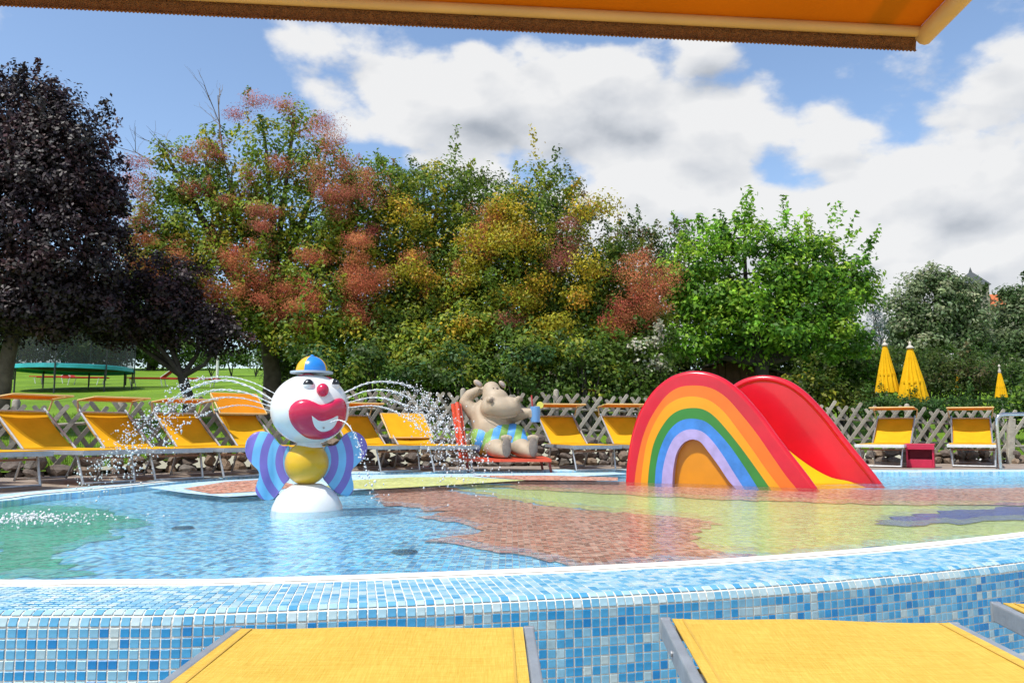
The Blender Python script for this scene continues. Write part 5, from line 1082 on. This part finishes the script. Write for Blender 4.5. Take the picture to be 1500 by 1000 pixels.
# shrubs
SHD = [((0.11, 0.19, 0.03), 3), ((0.19, 0.27, 0.035), 2.2), ((0.065, 0.12, 0.025), 2.2), ((0.33, 0.35, 0.035), 1.2), ((0.07, 0.16, 0.06), 1.0)]
def shrub(label, D, L_, pal, seed, leaf=0.09, clump=0.26, per=44, name='shrub', **kw):
    return tree(name, label, D, sum(l[0] for l in L_) / len(L_), L_, LEAF, pal, clump, per, leaf, 0.03, seed, BARK_D, 'shrubs along the lattice fence', trunk=False, sprays=kw.pop('sprays', 0.3), spray_len=0.35, **kw)
for i, (L_, D, lb) in enumerate((([(455, 545, 38, 45), (490, 565, 40, 34), (475, 530, 30, 26)], 14.0, 'dark leafy shrub behind the head of the clown'),
                                 ([(550, 545, 50, 45), (600, 565, 40, 32), (545, 530, 38, 30)], 14.2, 'dark shrub behind the jets that spray towards the hippo'),
                                 ([(660, 545, 50, 45), (625, 535, 40, 30), (700, 550, 36, 32)], 14.4, 'dense shrub with yellowish tips behind the raised arm of the hippo'),
                                 ([(760, 540, 50, 48), (805, 562, 45, 32), (770, 525, 36, 30)], 14.4, 'dense shrub behind the blue cup'),
                                 ([(860, 550, 50, 45), (895, 562, 35, 32), (855, 530, 34, 28)], 14.3, 'green shrub behind the two loungers next to the slide'))):
    shrub(lb, D, L_, SHD, 60 + i, density=0.5)
shrub('shrub with small white blossoms beside the bright green tree', 14.4, [(935, 535, 38, 40), (960, 515, 30, 30), (925, 570, 40, 30)], [((0.09, 0.16, 0.02), 3), ((0.06, 0.11, 0.015), 2), ((0.55, 0.55, 0.42), 0.9)], 70)
GREEN2 = [((0.119, 0.289, 0.031), 3), ((0.076, 0.187, 0.025), 2), ((0.187, 0.357, 0.034), 1)]
shrub('bright green rounded shrub beside the two yellow parasols', 18.5, [(1235, 530, 50, 24), (1195, 540, 40, 24), (1265, 545, 30, 24)], GREEN2, 71)
shrub('yellow flecked shrub behind the red side of the slide', 15.0, [(1205, 580, 36, 20), (1240, 588, 26, 16), (1175, 572, 40, 28)], [((0.06, 0.10, 0.015), 3), ((0.28, 0.28, 0.02), 1.0), ((0.10, 0.13, 0.015), 2)], 72)
shrub('dark green feathery hedge in front of the two yellow parasols', 14.6, [(1310, 594, 40, 14), (1350, 598, 38, 13), (1390, 598, 36, 18), (1280, 597, 30, 14), (1430, 603, 35, 20)], [((0.045, 0.11, 0.022), 3), ((0.065, 0.14, 0.025), 2)], 73, 0.05, 0.16, 46)
shrub('tall loose shrub with reddish twigs beyond the feathery hedge', 17.5, [(1395, 555, 34, 36), (1430, 550, 28, 32), (1370, 550, 25, 30)], [((0.07, 0.10, 0.02), 3), ((0.12, 0.10, 0.04), 1.2), ((0.05, 0.09, 0.02), 2)], 74, 0.07, 0.2, 30)
shrub('green shrub beside the steel handrail and small parasol', 15.5, [(1478, 612, 30, 20), (1510, 590, 34, 36)], [((0.05, 0.11, 0.018), 3), ((0.08, 0.15, 0.02), 2)], 75)
shrub('row of green bushes closing the view under the lime trees', 25.0, [(1300, 545, 50, 30), (1360, 545, 50, 30), (1430, 545, 50, 28), (1490, 550, 50, 28)], [((0.05, 0.10, 0.018), 3), ((0.075, 0.13, 0.02), 2)], 76, 0.10, 0.32, 40)
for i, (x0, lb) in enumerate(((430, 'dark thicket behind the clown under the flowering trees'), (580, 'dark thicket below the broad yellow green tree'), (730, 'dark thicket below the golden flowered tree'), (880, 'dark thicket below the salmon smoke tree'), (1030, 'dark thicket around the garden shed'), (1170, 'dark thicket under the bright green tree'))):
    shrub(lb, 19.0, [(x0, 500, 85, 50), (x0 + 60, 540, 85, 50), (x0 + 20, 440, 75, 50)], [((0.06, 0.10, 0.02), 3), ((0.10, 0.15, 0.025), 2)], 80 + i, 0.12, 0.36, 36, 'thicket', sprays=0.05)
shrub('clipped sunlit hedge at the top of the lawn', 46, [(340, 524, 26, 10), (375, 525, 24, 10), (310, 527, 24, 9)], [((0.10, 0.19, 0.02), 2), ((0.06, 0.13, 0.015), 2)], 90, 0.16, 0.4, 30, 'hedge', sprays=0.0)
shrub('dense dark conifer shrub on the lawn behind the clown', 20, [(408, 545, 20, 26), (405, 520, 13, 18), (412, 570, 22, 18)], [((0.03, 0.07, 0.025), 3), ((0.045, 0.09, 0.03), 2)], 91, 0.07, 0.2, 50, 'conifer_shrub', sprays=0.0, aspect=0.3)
far_pal = [((0.05, 0.095, 0.018), 3), ((0.08, 0.14, 0.02), 2)]
for i, (x0, lb) in enumerate(((-60, 'far tree mass behind the trampoline net'), (90, 'far green tree beyond the trampoline'), (200, 'far green tree between trampoline and red loungers'))):
    tree('far_tree', lb, 60, x0 + 20, [(x0, 490, 70, 42), (x0 + 60, 500, 60, 40), (x0 + 20, 455, 60, 40)], LEAF, far_pal, 0.9, 60, 0.3, 0.3, 95 + i, BARK_D, 'far trees at the top of the lawn', sprays=0.05)
# bare twigs standing out of the smoke tree
mb = MB(); rr_ = random.Random(5); D = 16.4; b0 = at(345, 330, D); bt = root('bare_branch', b0, label='bare grey branch rising out of the pink smoke tree', cat='branch')
def twig(p, d, L_, r_, depth):
    q = p + d * L_ * 0.5 + Vector((rr_.uniform(-.04, .04), 0, rr_.uniform(-.03, .03))); e = p + d * L_; mb.tube([p - b0, q - b0, e - b0], [r_, r_ * 0.75, r_ * 0.5], 5)
    if depth:
        for k in range(3 if depth > 1 else 2):
            nd = (d + Vector((rr_.gauss(0, .5), rr_.gauss(0, .4), rr_.gauss(0.1, .3)))).normalized(); twig(p.lerp(e, rr_.uniform(0.35, 1.0)), nd, L_ * rr_.uniform(0.45, 0.7), r_ * 0.5, depth - 1)
twig(b0, (at(330, 240, D) - b0).normalized(), (at(330, 240, D) - b0).length, 0.035, 1)
twig(at(330, 240, D), (at(318, 128, D) - at(330, 240, D)).normalized(), 1.55, 0.022, 3)
twig(at(360, 330, D), (at(250, 240, D) - at(360, 330, D)).normalized(), 1.9, 0.03, 3)
twig(at(370, 320, D), (at(440, 220, D) - at(370, 320, D)).normalized(), 1.8, 0.03, 3)
mb.build('twigs', M('bare_twig', (0.20, 0.16, 0.12), 0.9, 0.3), bt)

# grass fringe: real blades at the near edge of the lawn
rng = np.random.default_rng(4); n = 26000
xs = rng.uniform(-14, -1.5, n); ds = rng.random(n) ** 1.6 * 10 + 0.1; ys = np.array([yf(x) for x in xs]) + ds; zs = np.array([hill(a, b) for a, b in zip(xs, ys)])
h_ = rng.uniform(0.03, 0.08, n); an = rng.uniform(0, 6.283, n); V = np.empty((n, 4, 3)); w = 0.006
ca, sa = np.cos(an) * w, np.sin(an) * w; lx, ly = rng.normal(0, .02, n), rng.normal(0, .02, n)
for k, (s, t_) in enumerate(((-1, 0), (1, 0), (0.35, 1), (-0.35, 1))): V[:, k, 0] = xs + ca * s + lx * t_; V[:, k, 1] = ys + sa * s + ly * t_; V[:, k, 2] = zs + h_ * t_ - 0.005
gc = np.array([0.13, 0.24, 0.02])[None] * rng.uniform(0.6, 1.4, (n, 1))
tag(link('grass', raw_mesh('grass', V.reshape(-1, 3), n, gc, LEAF)), 'short green grass blades on the lawn behind the fence', 'grass', kind='stuff')

# ------------------------------------------------------------------ things on the lawn
def build_trampoline():
    D = 28.7; c = at(107, 552, D); g = hill(c.x, D); t = root('trampoline', (c.x, D, g), label='round trampoline with teal safety pad and dark net on the lawn', cat='trampoline'); R_ = 2.0; zt = 0.82
    TEAL = M('trampoline_teal', (0.02, 0.38, 0.40), 0.5, 0.2, 3); DK = M('trampoline_dark_metal', (0.03, 0.035, 0.035), 0.5)
    MB().lathe([(R_ - 0.34, zt + 0.03), (R_ - 0.1, zt + 0.05), (R_ + 0.03, zt + 0.02), (R_ + 0.05, zt - 0.11), (R_ + 0.04, zt - 0.12), (R_ - 0.02, zt - 0.01), (R_ - 0.34, zt + 0.02)], 72, wob=lambda a, v: 1 + 0.006 * math.sin(a * 23)).build('safety_pad', TEAL, t, True)
    MB().lathe([(0, zt), (R_ - 0.3, zt + 0.012), (R_ - 0.3, zt), (0, zt - 0.01)], 48).build('jumping_mat', M('trampoline_mat', (0.015, 0.018, 0.02), 0.8), t)
    for k in range(8):
        a = 2 * math.pi * (k + 0.3) / 8; x, y = R_ * math.cos(a), R_ * math.sin(a); gz = hill(c.x + x, D + y) - g
        MB().tube([(x, y, gz - 0.02), (x, y, zt)], 0.028, 8).build('leg', DK, t); MB().tube([(x * 1.03, y * 1.03, 0.3), (x * 1.03, y * 1.03, 2.6)], 0.024, 8).build('net_pole', DK, t)
    nm = bpy.data.materials.new('trampoline_net'); nm.use_nodes = True; N = nm.node_tree.nodes; L = nm.node_tree.links; tr = N.new('ShaderNodeBsdfTransparent'); mx = N.new('ShaderNodeMixShader'); mx.inputs[0].default_value = 0.42
    N['Principled BSDF'].inputs['Base Color'].default_value = (0.03, 0.035, 0.03, 1); N['Principled BSDF'].inputs['Roughness'].default_value = 0.8; L.new(tr.outputs[0], mx.inputs[1]); L.new(N['Principled BSDF'].outputs[0], mx.inputs[2]); L.new(mx.outputs[0], N['Material Output'].inputs[0])
    mb = MB(); n = 48; vs = []
    for k in range(n):
        a = 2 * math.pi * k / n; vs += [(R_ * .99 * math.cos(a), R_ * .99 * math.sin(a), zt), (R_ * .99 * math.cos(a), R_ * .99 * math.sin(a), 2.5)]
    mb.add(vs, [[2 * k, 2 * ((k + 1) % n), 2 * ((k + 1) % n) + 1, 2 * k + 1] for k in range(n)]); mb.build('net', nm, t)
build_trampoline()
def red_lounger(px, D, rz, label, name='garden_lounger'):
    x = (px - 750) / FPX * D; t = root(name, (x, D, hill(x, D)), math.radians(rz), label, 'sun lounger', 'red loungers on the lawn')
    RD = cloth('garden_red', (0.62, 0.05, 0.045), 0.15)
    for s in (-1, 1):
        MB().box((0, s * 0.3, 0.34), (1.9, 0.03, 0.04), None, 0.004).build('side_rail', RD, t)
        for xx in (-0.75, 0.4): MB().tube([(xx, s * 0.28, 0.33), (xx + 0.08, s * 0.28, 0.0)], 0.016, 7).build('leg', WHITEAL, t)
        MB().tube([(0.38, s * 0.28, 0.35), (0.95, s * 0.28, 0.80)], 0.016, 7).build('backrest_tube', WHITEAL, t)
    sheet(lambda u, v: (-0.95 + v * 1.33, (u - 0.5) * 0.56, 0.365 - 0.02 * math.sin(math.pi * v)), 4, 6, 0.004).build('seat', RD, t, True)
    sheet(lambda u, v: (0.38 + v * 0.57, (u - 0.5) * 0.56, 0.37 + v * 0.45), 4, 4, 0.004).build('backrest', RD, t, True)
red_lounger(121, 33.0, 186, 'red garden lounger seen beyond the trampoline legs')
red_lounger(80, 34.5, 4, 'red garden lounger with white frame half under the trampoline')
red_lounger(222, 31.0, 8, 'red garden lounger with raised back on the lawn by the dark tree trunk')
red_lounger(283, 30.0, 190, 'red garden lounger behind the dark tree trunk')
pp = at(319, 530, 36); wp = root('white_post', (pp.x, 36, hill(pp.x, 36)), label='slim white post standing on the lawn near the dark tree', cat='post')
MB().lathe([(0.06, -0.1), (0.06, 1.25), (0.0, 1.27)], 12).build('shaft', M('post_white', (0.7, 0.7, 0.68), 0.5), wp, True); MB().lathe([(0.09, 1.27), (0.09, 1.33), (0.0, 1.38)], 12).build('cap', M('post_white', (0.7, 0.7, 0.68), 0.5), wp, True)
def parasol(px, top, bot, D, w, label, col=(0.86, 0.50, 0.006)):
    p1 = at(px, top, D); p0 = at(px, bot, D); g = hill(p1.x, D); t = root('parasol', (p1.x, D, g), label=label, cat='parasol', group='closed parasols on the slope'); hh = p1.z - p0.z
    MB().tube([(0, 0, -0.05), (0, 0, p1.z - g + 0.03)], 0.024, 8).build('pole', M('parasol_pole', (0.45, 0.42, 0.38), 0.4, metal=0.4), t)
    prof = [(w * (1.0 if v < 0.02 else 1.02 - 0.86 * v ** 1.15), p0.z - g + hh * v) for v in np.linspace(0, 1, 16)]
    MB().lathe(prof, 96, wob=lambda a, v: 1 + (0.13 * (1 - v * 0.6)) * math.sin(a * 12 + 2.0 * v) + 0.05 * math.sin(a * 29 + v * 5)).build('cloth', cloth('parasol_yellow', col, 0.2), t, True)
    MB().lathe([(w * 0.28, p1.z - g - 0.02), (w * 0.30, p1.z - g), (w * 0.08, p1.z - g + 0.05), (0.025, p1.z - g + 0.09), (0.0, p1.z - g + 0.13)], 20).build('cap', M('parasol_cap', (0.55, 0.50, 0.42), 0.5), t, True)
    MB().tube([(0, 0, p0.z - g + hh * 0.35), (0, 0, p0.z - g + hh * 0.35 + 0.04)], w * 0.78, 24).build('tie_band', cloth('parasol_yellow', col, 0.2), t)
parasol(1296, 505, 575, 15.3, 0.195, 'tall closed yellow parasol with a round finial behind the hedge')
parasol(1333, 509, 590, 15.0, 0.25, 'wider closed yellow parasol with a flat cap behind the hedge')
parasol(1464, 543, 582, 14.9, 0.095, 'small closed orange parasol near the steel handrail', (0.80, 0.30, 0.01))
parasol(1402, 541, 572, 18.2, 0.06, 'thin closed orange parasol half hidden in the loose shrub', (0.80, 0.30, 0.01))
# one more lounger on the slope with its shade, seen past the rainbow's left shoulder
hl = copy_tree(base); p = at(962, 590, 14.0); hl.location = (p.x, 14.6, hill(p.x, 14.6)); hl.rotation_euler = (0, 0, math.radians(48)); tag(hl, 'yellow lounger on the grass slope above the fence behind the slide', 'sun lounger', G)
def build_shed():
    D = 17.6; a = at(985, 553, D); b = at(1075, 524, D); g = hill(b.x, D); t = root('garden_shed', (b.x, D + 0.6, g), label='small dark wooden garden shed with low roof behind the slide', cat='shed'); o = Vector(t.location)
    wd = M('shed_wood', (0.10, 0.05, 0.03), 0.8, 0.3, 6); rf_ = M('shed_roof', (0.10, 0.09, 0.085), 0.85, 0.3, 8)
    ridge = Vector((b.x, D, b.z)) - o; eave = Vector((a.x, D, a.z)) - o; ee = Vector((2 * b.x - a.x, D, a.z)) - o
    rf = MB().prism([eave, ridge, ridge + Vector((0, 0, 0.05)), eave + Vector((0, 0, 0.05))], (0, 1.6, 0)).build('roof', rf_, t)
    MB().prism([ridge, ee, ee + Vector((0, 0, 0.05)), ridge + Vector((0, 0, 0.05))], (0, 1.6, 0)).build('roof', rf_, t)
    for s in (0, 1):
        for k in range(5): q = eave.lerp(ridge, (k + 0.5) / 5) if s == 0 else ridge.lerp(ee, (k + 0.5) / 5); MB().box(q + Vector((0, 0.03, -0.05)), (0.05, 0.1, 0.07)).build('rafter', wd, rf)
    x0, x1 = eave.x + 0.25, ee.x - 0.25; n = 14
    for k in range(n):
        x = x0 + (x1 - x0) * (k + 0.5) / n; top = eave.z + (ridge.z - eave.z) * (1 - abs(x - ridge.x) / (ridge.x - eave.x)) - 0.03
        MB().box((x, 0.12 + 0.01 * (k % 2) - 0.6 + 0.0, (top - 0.1) / 2), ((x1 - x0) / n - 0.008, 0.03, top + 0.1)).build('plank', wd, t)
    for x in (x0, x1): MB().box((x, 0.75 - 0.6, (eave.z - 0.1) / 2), (0.04, 1.2, eave.z + 0.1)).build('side_wall', wd, t)
build_shed()
def build_church():
    D = 130; k = D / FPX; ap = at(1421, 391, D); ev = at(1421, 420, D); g = hill(ap.x, 70) + 2; t = root('church', (ap.x, D, g - 1), label='distant church with pointed grey tower roof and orange tiled nave', cat='church'); o = Vector(t.location)
    hw = 18.5 * k; zt = ev.z - o.z; za = ap.z - o.z + 5 * k * 0
    MB().box((0, 0, zt / 2), (hw * 1.75, hw * 1.75, zt)).build('tower', M('church_wall', (0.30, 0.28, 0.23), 0.9, 0.15, 0.3), t)
    R4 = math.sqrt(2)
    rf = MB().lathe([(hw * R4, zt), (hw * R4 * 0.98, zt + 0.15), (hw * R4 * 0.30, zt + (za - zt) * 0.58), (hw * R4 * 0.10, zt + (za - zt) * 0.72), (0.0, za)], 4).build('spire', M('church_slate', (0.075, 0.085, 0.09), 0.7, 0.2, 1), t); rf.rotation_euler = (0, 0, math.radians(45))
    for s in (-1, 0.0, 1):
        w = MB().box((s * hw * 0.45, -hw * 0.885, zt - 1.6), (hw * 0.3, 0.12, 1.6)).build('window', M('church_louvre', (0.04, 0.04, 0.04), 0.7), t)
    e = at(1456, 440, D) - o; z1 = e.z; orange = M('church_tiles', (0.55, 0.15, 0.05), 0.85, 0.25, 1.2)
    x0, x1 = hw * 0.9, hw * 0.9 + 9.0
    MB().box(((x0 + x1) / 2, 1, (z1 - 2) / 2), (x1 - x0, 7, z1 - 2)).build('nave_wall', MATS['church_wall'], t)
    MB().prism([(x0, -3.2, z1 - 2), (x0, 1, z1 + 1.2), (x0, 5.2, z1 - 2)], (x1 - x0 + 0.3, 0, 0)).build('nave_roof', orange, t)
build_church()
